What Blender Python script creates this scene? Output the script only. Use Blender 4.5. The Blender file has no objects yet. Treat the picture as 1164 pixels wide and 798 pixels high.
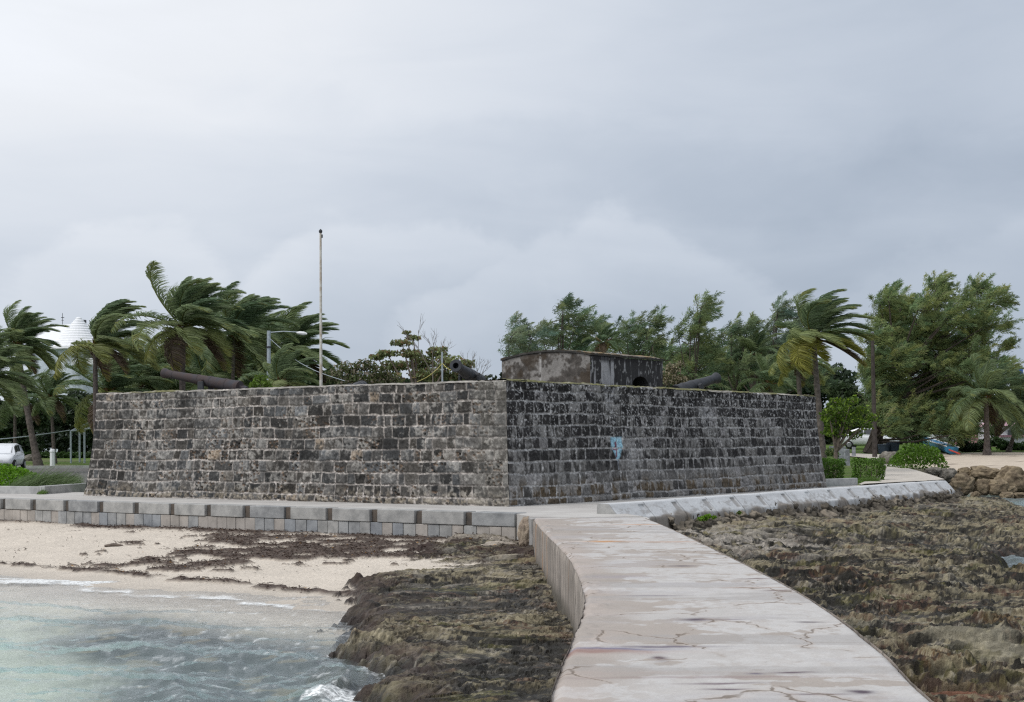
import bpy, bmesh, math, random
import numpy as np
from mathutils import Vector, Matrix, noise as mnoise

random.seed(7)
rng = np.random.default_rng(11)
SC = bpy.context.scene
COL = SC.collection

# ------------------------------------------------------------------ camera
F = 1735.0            # focal length in photo pixels (1164 wide)
EYE = 1.65            # eye height over the promenade (z = 0)
ROLL = 0.0039
cam_d = bpy.data.cameras.new('camera')
cam_d.sensor_width = 36.0
cam_d.lens = 36.0 * F / 1164.0
cam_d.shift_y = (503.0 - 399.0) / 1164.0
cam_d.clip_start = 0.1
cam_d.clip_end = 6000
cam = bpy.data.objects.new('camera', cam_d)
COL.objects.link(cam)
ca, sa = math.cos(ROLL), math.sin(ROLL)
cam.matrix_world = Matrix(((ca, sa, 0, 0), (0, 0, -1, 0), (-sa, ca, 0, EYE), (0, 0, 0, 1)))
SC.camera = cam

# ------------------------------------------------------------------ world (overcast sky)
SUN_EL, SUN_AZ = math.radians(50), math.radians(-122)     # azimuth from +Y towards +X
world = bpy.data.worlds.new('World')
SC.world = world
world.use_nodes = True


class NT:
    """small node-graph helper"""
    def __init__(s, tree):
        s.t = tree; s.n = tree.nodes; s.l = tree.links

    def new(s, typ, **kw):
        n = s.n.new(typ)
        for k, v in kw.items():
            if k == 'inp':
                for kk, vv in v.items():
                    s.put(n.inputs[kk], vv)
            else:
                setattr(n, k, v)
        return n

    def put(s, sock, v):
        if isinstance(v, bpy.types.NodeSocket):
            s.l.new(v, sock)
        elif v is not None:
            if hasattr(sock, 'default_value'):
                try:
                    sock.default_value = v
                except Exception:
                    if sock.type == 'RGBA':
                        sock.default_value = (*v, 1) if len(v) == 3 else v
                    else:
                        sock.default_value = (v, v, v)

    def math(s, op, a, b=None, c=None, clamp=False):
        n = s.new('ShaderNodeMath', operation=op, use_clamp=clamp)
        s.put(n.inputs[0], a)
        if b is not None: s.put(n.inputs[1], b)
        if c is not None: s.put(n.inputs[2], c)
        return n.outputs[0]

    def mixc(s, f, a, b, blend='MIX'):
        n = s.new('ShaderNodeMix', data_type='RGBA', blend_type=blend)
        s.put(n.inputs[0], f); s.put(n.inputs[6], a); s.put(n.inputs[7], b)
        return n.outputs[2]

    def noise(s, vec, scale, detail=4, rough=.55, dist=0):
        n = s.new('ShaderNodeTexNoise')
        if vec is not None: s.put(n.inputs['Vector'], vec)
        s.put(n.inputs['Scale'], scale); s.put(n.inputs['Detail'], detail)
        s.put(n.inputs['Roughness'], rough); s.put(n.inputs['Distortion'], dist)
        return n.outputs[0]

    def ss(s, v, a, b, lo=0., hi=1.):
        n = s.new('ShaderNodeMapRange', interpolation_type='SMOOTHSTEP')
        s.put(n.inputs[0], v); s.put(n.inputs[1], a); s.put(n.inputs[2], b)
        s.put(n.inputs[3], lo); s.put(n.inputs[4], hi)
        return n.outputs[0]

    def scale_vec(s, vec, sc):
        n = s.new('ShaderNodeMapping', vector_type='POINT')
        s.put(n.inputs[0], vec); n.inputs['Scale'].default_value = sc
        return n.outputs[0]

    def curve(s, v, pts, lo, hi):
        """piecewise curve through pts (x in 0..1), returned scaled to lo..hi"""
        n = s.new('ShaderNodeFloatCurve')
        s.put(n.inputs['Value'], v)
        c = n.mapping.curves[0]
        while len(c.points) > 2:
            c.points.remove(c.points[1])
        c.points[0].location = pts[0]; c.points[1].location = pts[-1]
        for p in pts[1:-1]:
            c.points.new(*p)
        n.mapping.update()
        return s.math('MULTIPLY_ADD', n.outputs[0], hi - lo, lo)


def build_world():
    T = NT(world.node_tree)
    for n in list(T.n): T.n.remove(n)
    tc = T.new('ShaderNodeTexCoord').outputs['Generated']
    sep = T.new('ShaderNodeSeparateXYZ'); T.put(sep.inputs[0], tc)
    X, Y, Z = sep.outputs
    az = T.math('ARCTAN2', X, Y)
    el = T.math('ARCSINE', Z)
    wob = T.noise(T.scale_vec(tc, (7, 7, 11)), 1.0, 5, .55, .3)
    wob2 = T.noise(T.scale_vec(tc, (22, 22, 30)), 1.0, 4, .6, .2)
    elw = T.math('MULTIPLY_ADD', T.math('SUBTRACT', wob, .5), .10, el)
    elw = T.math('MULTIPLY_ADD', T.math('SUBTRACT', wob2, .5), .034, elw)
    u = T.ss(az, -.36, .36)
    u = T.new('ShaderNodeMapRange', inp={0: az, 1: -.36, 2: .36, 3: 0., 4: 1.}).outputs[0]

    def puff(tops, fall, amp):
        # tops: (photo px, photo py) of the upper edge of a cloud bank
        pts = []
        for px, py in tops:
            a = math.atan2(px - 582, F); e = math.atan2(503 - py, math.hypot(F, px - 582))
            pts.append(((a + .36) / .72, e / .3))
        E = T.curve(u, pts, 0, .3)
        d = T.math('SUBTRACT', E, elw)
        up = T.ss(d, -.004, .014)
        dn = T.ss(d, .012, fall, 1., .0)
        return T.math('MULTIPLY', T.math('MULTIPLY', up, dn), amp)

    p1 = puff([(0, 420), (400, 400), (440, 372), (500, 330), (560, 292), (620, 268), (690, 250), (760, 256), (850, 290), (960, 345), (1164, 420)], .085, 1.)
    p2 = puff([(0, 470), (235, 345), (270, 312), (330, 262), (390, 232), (440, 243), (520, 232), (570, 262), (650, 330), (760, 430), (1164, 500)], .075, .9)
    p3 = puff([(0, 330), (40, 298), (95, 262), (150, 247), (200, 255), (250, 290), (320, 360), (420, 470), (1164, 500)], .09, .8)
    p4 = puff([(0, 500), (860, 420), (930, 345), (1010, 300), (1080, 272), (1164, 232)], .07, .55)
    pp = T.math('MAXIMUM', T.math('MAXIMUM', p1, p2), T.math('MAXIMUM', p3, p4))
    big = T.noise(T.scale_vec(tc, (2.6, 2.6, 7.5)), 1.0, 5, .5, .4)
    mid = T.noise(T.scale_vec(tc, (6, 6, 22)), 1.0, 5, .5, .6)
    big = T.math('SUBTRACT', big, .5); mid = T.math('SUBTRACT', mid, .5)
    # overcast luminance: dull towards the horizon, brighter overhead and to the left
    base = T.ss(el, .02, .30, .555, .70)
    zen = T.ss(el, .25, 1.3, 0., .42)
    left = T.ss(az, .32, -.36, -.045, .20)
    hi_l = T.math('MULTIPLY', T.ss(el, .06, .24), left)
    lo_l = T.math('MULTIPLY', left, .45)
    v = T.math('ADD', T.math('ADD', base, zen), T.math('ADD', hi_l, lo_l))
    v = T.math('MULTIPLY_ADD', big, .19, v)
    v = T.math('MULTIPLY_ADD', mid, .15, v)
    # the darker shelf above the puffs
    sh_e = T.curve(u, [(0, .80), (.25, .70), (.5, .62), (.75, .58), (1, .62)], 0, .3)
    sh = T.math('SUBTRACT', elw, sh_e)
    shelf = T.math('MULTIPLY', T.ss(sh, -.05, -.005), T.ss(sh, -.002, .03, 1., 0.))
    shelf = T.math('MULTIPLY', shelf, T.ss(az, -.3, .0))
    v = T.math('MULTIPLY_ADD', shelf, -.045, v)
    v = T.math('MULTIPLY_ADD', pp, .075, v)
    # colour: blue-grey where dark, near white where bright
    f = T.math('MULTIPLY_ADD', v, 2.2, -1.02, clamp=True)
    r = T.new('ShaderNodeCombineColor')
    tint = T.mixc(f, (.80, .935, 1.14), (.955, .985, 1.035))
    cloud = T.mixc(1., tint, T.new('ShaderNodeCombineColor', inp={0: v, 1: v, 2: v}).outputs[0], 'MULTIPLY')
    # below the horizon: dull sea and land far away
    cloud = T.mixc(T.ss(el, -.02, -.005), (.2, .22, .22), cloud)
    sky = T.new('ShaderNodeTexSky', sky_type='NISHITA')
    sky.sun_disc = False
    sky.sun_elevation = SUN_EL
    sky.sun_rotation = SUN_AZ
    b1 = T.new('ShaderNodeBackground', inp={0: sky.outputs[0], 1: .08})
    b2 = T.new('ShaderNodeBackground', inp={0: cloud, 1: 1.0})
    m = T.new('ShaderNodeMixShader', inp={0: .93, 1: b1.outputs[0], 2: b2.outputs[0]})
    o = T.new('ShaderNodeOutputWorld'); T.put(o.inputs[0], m.outputs[0])


build_world()
world.cycles.sampling_method = 'MANUAL'
world.cycles.sample_map_resolution = 512

sun_d = bpy.data.lights.new('sun', 'SUN')
sun_d.energy = 1.35
sun_d.angle = math.radians(18)
sun_d.color = (1.0, .97, .93)
sun = bpy.data.objects.new('sun', sun_d)
COL.objects.link(sun)
sd = Vector((math.sin(SUN_AZ) * math.cos(SUN_EL), math.cos(SUN_AZ) * math.cos(SUN_EL), math.sin(SUN_EL)))
sky_dir = sd.normalized()
sun.rotation_euler = (-sky_dir).to_track_quat('-Z', 'Y').to_euler()

SC.view_settings.view_transform = 'Standard'
SC.view_settings.look = 'None'
SC.view_settings.gamma = 1
SC.view_settings.exposure = 0.0
SC.view_settings.use_curve_mapping = False
SC.render.film_transparent = False
SC.cycles.use_denoising = False
SC.cycles.pixel_filter_type = 'BLACKMAN_HARRIS'
SC.cycles.filter_width = 1.25
SC.cycles.max_bounces = 9
SC.cycles.diffuse_bounces = 6
SC.cycles.glossy_bounces = 2
SC.cycles.transparent_max_bounces = 12
SC.cycles.transmission_bounces = 6
SC.cycles.caustics_reflective = False
SC.cycles.caustics_refractive = False

# ------------------------------------------------------------------ measuring helpers


def P(px, py, Y):
    """the point at depth Y seen at photo pixel (px, py)"""
    dx, dy = px - 582.0, 503.0 - py
    return Vector(((dx + ROLL * dy) * Y / F, Y, EYE + (dy - ROLL * dx) * Y / F))


def G(px, py, z=0.0):
    """the point at height z seen at photo pixel"""
    dx, dy = px - 582.0, 503.0 - py
    Y = (z - EYE) * F / (dy - ROLL * dx)
    return Vector(((dx + ROLL * dy) * Y / F, Y, z))


def ss(x, a, b):
    t = np.clip((np.asarray(x, float) - a) / (b - a), 0, 1)
    return t * t * (3 - 2 * t)


def h2(ix, iy, seed):
    with np.errstate(over='ignore'):
        n = (ix.astype(np.int64) * 374761393 + iy.astype(np.int64) * 668265263 + seed * 1442695041) & 0xffffffff
        n = ((n ^ (n >> 13)) * 1274126177) & 0xffffffff
        n = (n ^ (n >> 16)) & 0xffffffff
        n = (n * 2246822519) & 0xffffffff
        n = n ^ (n >> 15)
    return (n & 0xffffff) / float(0xffffff)


def vn(x, y, seed=0):
    x = np.asarray(x, float); y = np.asarray(y, float)
    ix = np.floor(x).astype(np.int64); iy = np.floor(y).astype(np.int64)
    fx = x - ix; fy = y - iy
    fx = fx * fx * fx * (fx * (fx * 6 - 15) + 10); fy = fy * fy * fy * (fy * (fy * 6 - 15) + 10)
    a = h2(ix, iy, seed); b = h2(ix + 1, iy, seed); c = h2(ix, iy + 1, seed); d = h2(ix + 1, iy + 1, seed)
    return (a + (b - a) * fx) * (1 - fy) + (c + (d - c) * fx) * fy


def fbm(x, y, seed=0, oct=4, gain=.5, ridge=False):
    s = 0; a = 1; t = 0
    for o in range(oct):
        ang = .6 * o + seed
        ca_, sa_ = math.cos(ang), math.sin(ang)
        n = vn((x * ca_ - y * sa_) * 2 ** o + 17.3 * o, (x * sa_ + y * ca_) * 2 ** o - 9.1 * o, seed + 31 * o)
        if ridge: n = 1 - np.abs(2 * n - 1)
        s = s + a * n; t += a; a *= gain
    return s / t


def cell(x, y, seed=0):
    """distance to nearest and second nearest jittered cell centre, and cell id value"""
    x = np.asarray(x, float); y = np.asarray(y, float)
    ix = np.floor(x).astype(np.int64); iy = np.floor(y).astype(np.int64)
    d1 = np.full(x.shape, 9.); d2 = np.full(x.shape, 9.); idv = np.zeros(x.shape)
    for ox in (-1, 0, 1):
        for oy in (-1, 0, 1):
            jx = ix + ox; jy = iy + oy
            cx = jx + h2(jx, jy, seed); cy = jy + h2(jx, jy, seed + 5)
            d = np.hypot(x - cx, y - cy)
            nearer = d < d1
            d2 = np.where(nearer, d1, np.minimum(d2, d))
            idv = np.where(nearer, h2(jx, jy, seed + 9), idv)
            d1 = np.where(nearer, d, d1)
    return d1, d2, idv


def sdf(x, y, poly):
    """signed distance to polygon, positive inside"""
    x = np.asarray(x, float); y = np.asarray(y, float)
    d = np.full(x.shape, 1e9); inside = np.zeros(x.shape, bool)
    n = len(poly)
    for i in range(n):
        x0, y0 = poly[i][0], poly[i][1]; x1, y1 = poly[(i + 1) % n][0], poly[(i + 1) % n][1]
        ex, ey = x1 - x0, y1 - y0
        t = np.clip(((x - x0) * ex + (y - y0) * ey) / (ex * ex + ey * ey + 1e-12), 0, 1)
        d = np.minimum(d, np.hypot(x - x0 - t * ex, y - y0 - t * ey))
        if y0 != y1:
            c = ((y0 > y) != (y1 > y)) & (x < (x1 - x0) * (y - y0) / (y1 - y0) + x0)
            inside ^= c
    return np.where(inside, d, -d)


# ------------------------------------------------------------------ object helpers

def mesh_np(name, V, Fq, mat=None, parent=None, colors=None, smooth=False, tris=None):
    """mesh from numpy arrays: V (n,3), Fq (m,4) quads and/or tris (k,3); colors (n,3) per vertex"""
    me = bpy.data.meshes.new(name)
    V = np.ascontiguousarray(V, np.float32)
    me.vertices.add(len(V)); me.vertices.foreach_set('co', V.ravel())
    parts = []; sizes = []
    if Fq is not None and len(Fq):
        parts.append(np.asarray(Fq, np.int32).ravel()); sizes.append(np.full(len(Fq), 4, np.int32))
    if tris is not None and len(tris):
        parts.append(np.asarray(tris, np.int32).ravel()); sizes.append(np.full(len(tris), 3, np.int32))
    idx = np.concatenate(parts); sz = np.concatenate(sizes)
    me.loops.add(len(idx)); me.loops.foreach_set('vertex_index', idx)
    me.polygons.add(len(sz))
    st = np.concatenate([[0], np.cumsum(sz)[:-1]]).astype(np.int32)
    me.polygons.foreach_set('loop_start', st)
    me.polygons.foreach_set('loop_total', sz)
    me.polygons.foreach_set('use_smooth', np.full(len(sz), smooth, bool))
    me.update(calc_edges=True)
    if colors is not None:
        at = me.color_attributes.new('col', 'FLOAT_COLOR', 'POINT')
        c = np.ones((len(V), 4), np.float32); c[:, :3] = colors[:, :3]
        if colors.shape[1] == 4: c[:, 3] = colors[:, 3]
        at.data.foreach_set('color', c.ravel())
    me.validate()
    if mat: me.materials.append(mat)
    o = bpy.data.objects.new(name, me)
    COL.objects.link(o)
    if parent: o.parent = parent
    return o


def grid_faces(nr, nc):
    i = np.arange(nr - 1)[:, None] * nc + np.arange(nc - 1)[None, :]
    return np.stack([i, i + 1, i + nc + 1, i + nc], -1).reshape(-1, 4)


class MB:
    """collects primitives into one mesh"""
    def __init__(s): s.v = []; s.f = []

    def add(s, vs, fs):
        b = len(s.v); s.v += [tuple(v) for v in vs]; s.f += [tuple(i + b for i in f) for f in fs]

    def box(s, c, size, rz=0, M=None, taper=1.0):
        hx, hy, hz = size[0] / 2, size[1] / 2, size[2] / 2
        vs = []
        for z in (-1, 1):
            k = taper if z > 0 else 1
            for x, y in ((-1, -1), (1, -1), (1, 1), (-1, 1)):
                v = Vector((x * hx * k, y * hy * k, z * hz))
                v = (M @ v) if M is not None else Matrix.Rotation(rz, 3, 'Z') @ v
                vs.append(v + Vector(c))
        s.add(vs, [(0, 3, 2, 1), (4, 5, 6, 7), (0, 1, 5, 4), (1, 2, 6, 5), (2, 3, 7, 6), (3, 0, 4, 7)])
        return s

    def tube(s, pts, rads, n=8, cap=True):
        pts = [Vector(p) for p in pts]
        if not hasattr(rads, '__len__'): rads = [rads] * len(pts)
        rings = []
        up = Vector((0, 0, 1))
        for i, p in enumerate(pts):
            d = (pts[min(i + 1, len(pts) - 1)] - pts[max(i - 1, 0)])
            if d.length < 1e-9: d = Vector((0, 0, 1))
            d.normalize()
            ref = Vector((0, 1, 0)) if abs(d.z) > .95 else up
            a = d.cross(ref).normalized(); b = d.cross(a).normalized()
            rings.append([p + (a * math.cos(2 * math.pi * k / n) + b * math.sin(2 * math.pi * k / n)) * rads[i] for k in range(n)])
        vs = [v for r in rings for v in r]
        fs = []
        for i in range(len(pts) - 1):
            for k in range(n):
                k2 = (k + 1) % n
                fs.append((i * n + k, i * n + k2, (i + 1) * n + k2, (i + 1) * n + k))
        if cap:
            fs.append(tuple(range(n - 1, -1, -1)))
            fs.append(tuple((len(pts) - 1) * n + k for k in range(n)))
        s.add(vs, fs)
        return s

    def prism(s, outline, z0, z1):
        n = len(outline)
        vs = [(x, y, z0) for x, y in outline] + [(x, y, z1) for x, y in outline]
        fs = [tuple(range(n - 1, -1, -1)), tuple(range(n, 2 * n))]
        fs += [(k, (k + 1) % n, n + (k + 1) % n, n + k) for k in range(n)]
        s.add(vs, fs)
        return s

    def build(s, name, mat, parent=None, smooth=False, bevel=0, fix=True):
        me = bpy.data.meshes.new(name)
        me.from_pydata(s.v, [], s.f)
        if fix or bevel:
            bm = bmesh.new(); bm.from_mesh(me)
            bmesh.ops.recalc_face_normals(bm, faces=bm.faces)
            if bevel:
                es = [e for e in bm.edges if len(e.link_faces) == 2 and e.calc_face_angle(0) > .5]
                bmesh.ops.bevel(bm, geom=es, offset=bevel, segments=2, affect='EDGES', profile=.6)
            bm.to_mesh(me); bm.free()
        if smooth:
            me.polygons.foreach_set('use_smooth', [True] * len(me.polygons))
        if mat: me.materials.append(mat)
        o = bpy.data.objects.new(name, me)
        COL.objects.link(o)
        if parent: o.parent = parent
        return o


def thing(name, label, cat, loc=(0, 0, 0), rz=0, group=None):
    o = bpy.data.objects.new(name, None)
    COL.objects.link(o)
    o.location = loc; o.rotation_euler = (0, 0, rz)
    o.empty_display_size = .2
    return tag(o, label, cat, group)


def tag(o, label=None, cat=None, group=None, kind=None):
    if label: o['label'] = label
    if cat: o['category'] = cat
    if group: o['group'] = group
    if kind: o['kind'] = kind
    return o


def keep(o, parent):
    """parent a mesh whose vertices are in world coordinates"""
    o.parent = parent
    o.matrix_parent_inverse = Matrix.LocRotScale(parent.location, parent.rotation_euler, parent.scale).inverted()
    return o


def copy_tree(o, parent=None):
    c = o.copy(); COL.objects.link(c)
    if parent:
        c.parent = parent; c.matrix_parent_inverse = o.matrix_parent_inverse.copy()
    for ch in list(o.children): copy_tree(ch, c)
    return c


# ------------------------------------------------------------------ materials
def material(name):
    m = bpy.data.materials.new(name); m.use_nodes = True
    T = NT(m.node_tree)
    b = T.n['Principled BSDF']
    b.inputs['Specular IOR Level'].default_value = .3
    return m, T, b


def m_plain(name, c, rough=.6, metal=0., spec=.4, var=.12, scale=3., bump=.0, c2=None):
    m, T, b = material(name)
    g = T.new('ShaderNodeNewGeometry').outputs['Position']
    n = T.noise(g, scale, 5, .6)
    dark = tuple(x * (1 - var) for x in c) if c2 is None else c2
    lite = tuple(min(1, x * (1 + var)) for x in c) if c2 is None else c
    col = T.mixc(T.ss(n, .3, .7), dark, lite)
    T.put(b.inputs['Base Color'], col)
    b.inputs['Roughness'].default_value = rough
    b.inputs['Metallic'].default_value = metal
    b.inputs['Specular IOR Level'].default_value = spec
    if bump:
        bp = T.new('ShaderNodeBump', inp={'Height': T.noise(g, scale * 6, 5, .65), 'Strength': .6, 'Distance': bump})
        T.put(b.inputs['Normal'], bp.outputs[0])
    return m


def m_attr(name, rough=.9, spec=.2, nscale=20., namp=.35, bump=.01, bscale=30., wet=False, detail=6):
    """albedo from the vertex colours, broken up by noise"""
    m, T, b = material(name)
    g = T.new('ShaderNodeNewGeometry').outputs['Position']
    a = T.new('ShaderNodeVertexColor', layer_name='col')
    n = T.noise(g, nscale, detail, .65)
    k = T.math('MULTIPLY_ADD', n, 2 * namp, 1 - namp)
    col = T.mixc(1., a.outputs[0], T.new('ShaderNodeCombineColor', inp={0: k, 1: k, 2: k}).outputs[0], 'MULTIPLY')
    T.put(b.inputs['Base Color'], col)
    b.inputs['Specular IOR Level'].default_value = spec
    if wet:
        T.put(b.inputs['Roughness'], a.outputs[1])
    else:
        b.inputs['Roughness'].default_value = rough
    if bump:
        bp = T.new('ShaderNodeBump', inp={'Height': T.noise(g, bscale, 6, .7), 'Strength': .8, 'Distance': bump})
        T.put(b.inputs['Normal'], bp.outputs[0])
    return m


def m_leaf(name, trans=.3, rough=.5, spec=.35):
    m, T, b = material(name)
    a = T.new('ShaderNodeVertexColor', layer_name='col').outputs[0]
    T.put(b.inputs['Base Color'], a)
    b.inputs['Roughness'].default_value = rough
    b.inputs['Specular IOR Level'].default_value = spec
    tr = T.new('ShaderNodeBsdfTranslucent', inp={0: T.mixc(.5, a, (.3, .35, .05))})
    tr2 = T.new('ShaderNodeBsdfTranslucent', inp={0: a})
    mx = T.new('ShaderNodeMixShader', inp={0: trans, 1: b.outputs[0], 2: tr2.outputs[0]})
    T.put(T.n['Material Output'].inputs[0], mx.outputs[0])
    return m


M = {}
M['wall'] = m_attr('fort_stone', .92, .15, 14., .5, .018, 28.)
M['rock'] = m_attr('shore_rock', .75, .35, 20., .6, .05, 16., wet=True, detail=8)
M['leaf'] = m_leaf('leaf', .42)
M['needle'] = m_leaf('needle', .42, .7, .15)
M['bark'] = m_plain('bark', (.16, .13, .11), .9, 0, .2, .3, 6, .01)
M['dark_bark'] = m_plain('dark_bark', (.085, .070, .060), .9, 0, .2, .3, 6, .01)
M['palm_bark'] = m_plain('palm_bark', (.125, .105, .095), .9, 0, .2, .35, 7, .01)
M['white'] = m_plain('white_paint', (.78, .79, .8), .45, 0, .4, .05, 2)
M['cast'] = m_plain('cast_iron', (.033, .036, .043), .6, .1, .45, .3, 7, .004)
M['glass'] = m_plain('dark_glass', (.03, .035, .04), .08, 0, .8, .1, 2)
M['rubber'] = m_plain('rubber', (.02, .02, .02), .8, 0, .3, .1, 4)
M['rim'] = m_plain('wheel_metal', (.4, .4, .42), .35, .8, .5, .05, 4)
M['car_white'] = m_plain('car_white', (.72, .74, .77), .22, 0, .6, .02, 2)
M['steel'] = m_plain('galvanised_steel', (.38, .43, .47), .45, .3, .5, .12, 9)
M['asphalt'] = m_plain('asphalt', (.13, .125, .12), .9, 0, .2, .15, 2, .004)
M['boulder'] = m_plain('boulder', (.30, .24, .16), .95, 0, .15, .3, 3.5, .05, c2=(.13, .10, .07))
M['boulder_grey'] = m_plain('boulder_grey', (.26, .24, .21), .95, 0, .15, .3, 3.5, .05, c2=(.12, .11, .09))
# ================================================================== terrain functions
WATER_Z = -1.10
A0 = np.array([0.08, 35.3])
U_L = np.array([-15.68, 11.1]); U_L = U_L / np.linalg.norm(U_L)
N_L = np.array([U_L[1] * -1, U_L[0]])            # towards the sea
if N_L[1] > 0: N_L = -N_L
AR = np.array([2.2, 35.0])
END = np.array([15.5, 54.6])
U_R = (END - AR) / np.linalg.norm(END - AR)
N_R = np.array([U_R[1], -U_R[0]])                # towards the sea (right, front)

LAND = [tuple(A0), tuple(A0 + U_L * 220), (-220, 700), (400, 700), (400, 160), (60, 61), (27, 72.8), (20.5, 75.5),
        (17.6, 64), (15.6, 54.8), tuple(AR)]


def g_land(x, y):
    x = np.asarray(x, float); y = np.asarray(y, float)
    r = np.clip((y - 62) * .019, 0, 1.29) + np.clip((y - 130) * .002, 0, 1)
    l = np.clip((y - 60) / 37 * .2, 0, .2) + np.clip((y - 97) * .01, 0, .6)
    k = ss(x / np.maximum(y, 1), -.02, .12)
    return r * k + l * (1 - k)


def GL(px, py):
    z = 0.0
    for _ in range(30):
        p = G(px, py, z); z = .5 * z + .5 * float(g_land(p.x, p.y))
    return Vector((p.x, p.y, float(g_land(p.x, p.y))))


def gz(x, y): return float(g_land(x, y))


# pier outline in world, from the photograph's edge
pl = [(608, 593.5), (622, 609), (632, 618), (643, 630), (652, 643), (661, 664), (665, 678), (664, 694), (656, 714), (645, 740), (632, 770), (620, 799)]
pr = [(733, 588.5), (762, 600), (800, 618), (846, 640), (900, 667.5), (950, 698.5), (996, 734), (1028, 763), (1056, 798)]
PL = np.array([[*G(*p).xy] for p in pl]); PR = np.array([[*G(*p).xy] for p in pr])


def xl(y):
    o = np.argsort(PL[:, 1]); yy = PL[o, 1]; xx = PL[o, 0]
    s = (xx[1] - xx[0]) / (yy[1] - yy[0]); s = -.03
    return np.where(y < yy[0], xx[0] + (y - yy[0]) * s, np.interp(y, yy, xx))


def xr(y):
    o = np.argsort(PR[:, 1]); yy = PR[o, 1]; xx = PR[o, 0]
    return np.where(y < yy[0], xx[0] + (y - yy[0]) * .0, np.interp(y, yy, xx))


def smooth_edge(fn, y):
    return sum(fn(y + d) for d in (-.9, -.45, 0, .45, .9)) / 5


ROCK_L = [G(*p, -.8).xy for p in [(392, 650), (425, 641), (455, 630), (492, 619), (600, 612), (720, 612), (760, 700), (760, 1100), (760, 1600), (330, 1600), (335, 1100),
                                 (352, 850), (374, 795), (398, 762), (424, 742), (402, 722), (392, 702), (378, 684)]]
POND1 = [G(*p, -1.1).xy for p in [(1130, 637), (1260, 628), (1260, 668), (1168, 662), (1136, 654)]]
POND2 = [G(*p, -1.1).xy for p in [(1080, 560), (1300, 548), (1300, 592), (1164, 587), (1140, 584), (1110, 580), (1088, 574)]]
DARK_BED = [G(*p, -1.3).xy for p in [(60, 705), (110, 697), (180, 690), (240, 683), (330, 688), (400, 684), (440, 740), (420, 800), (330, 900), (150, 900), (90, 800), (120, 760), (85, 725)]]


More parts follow.
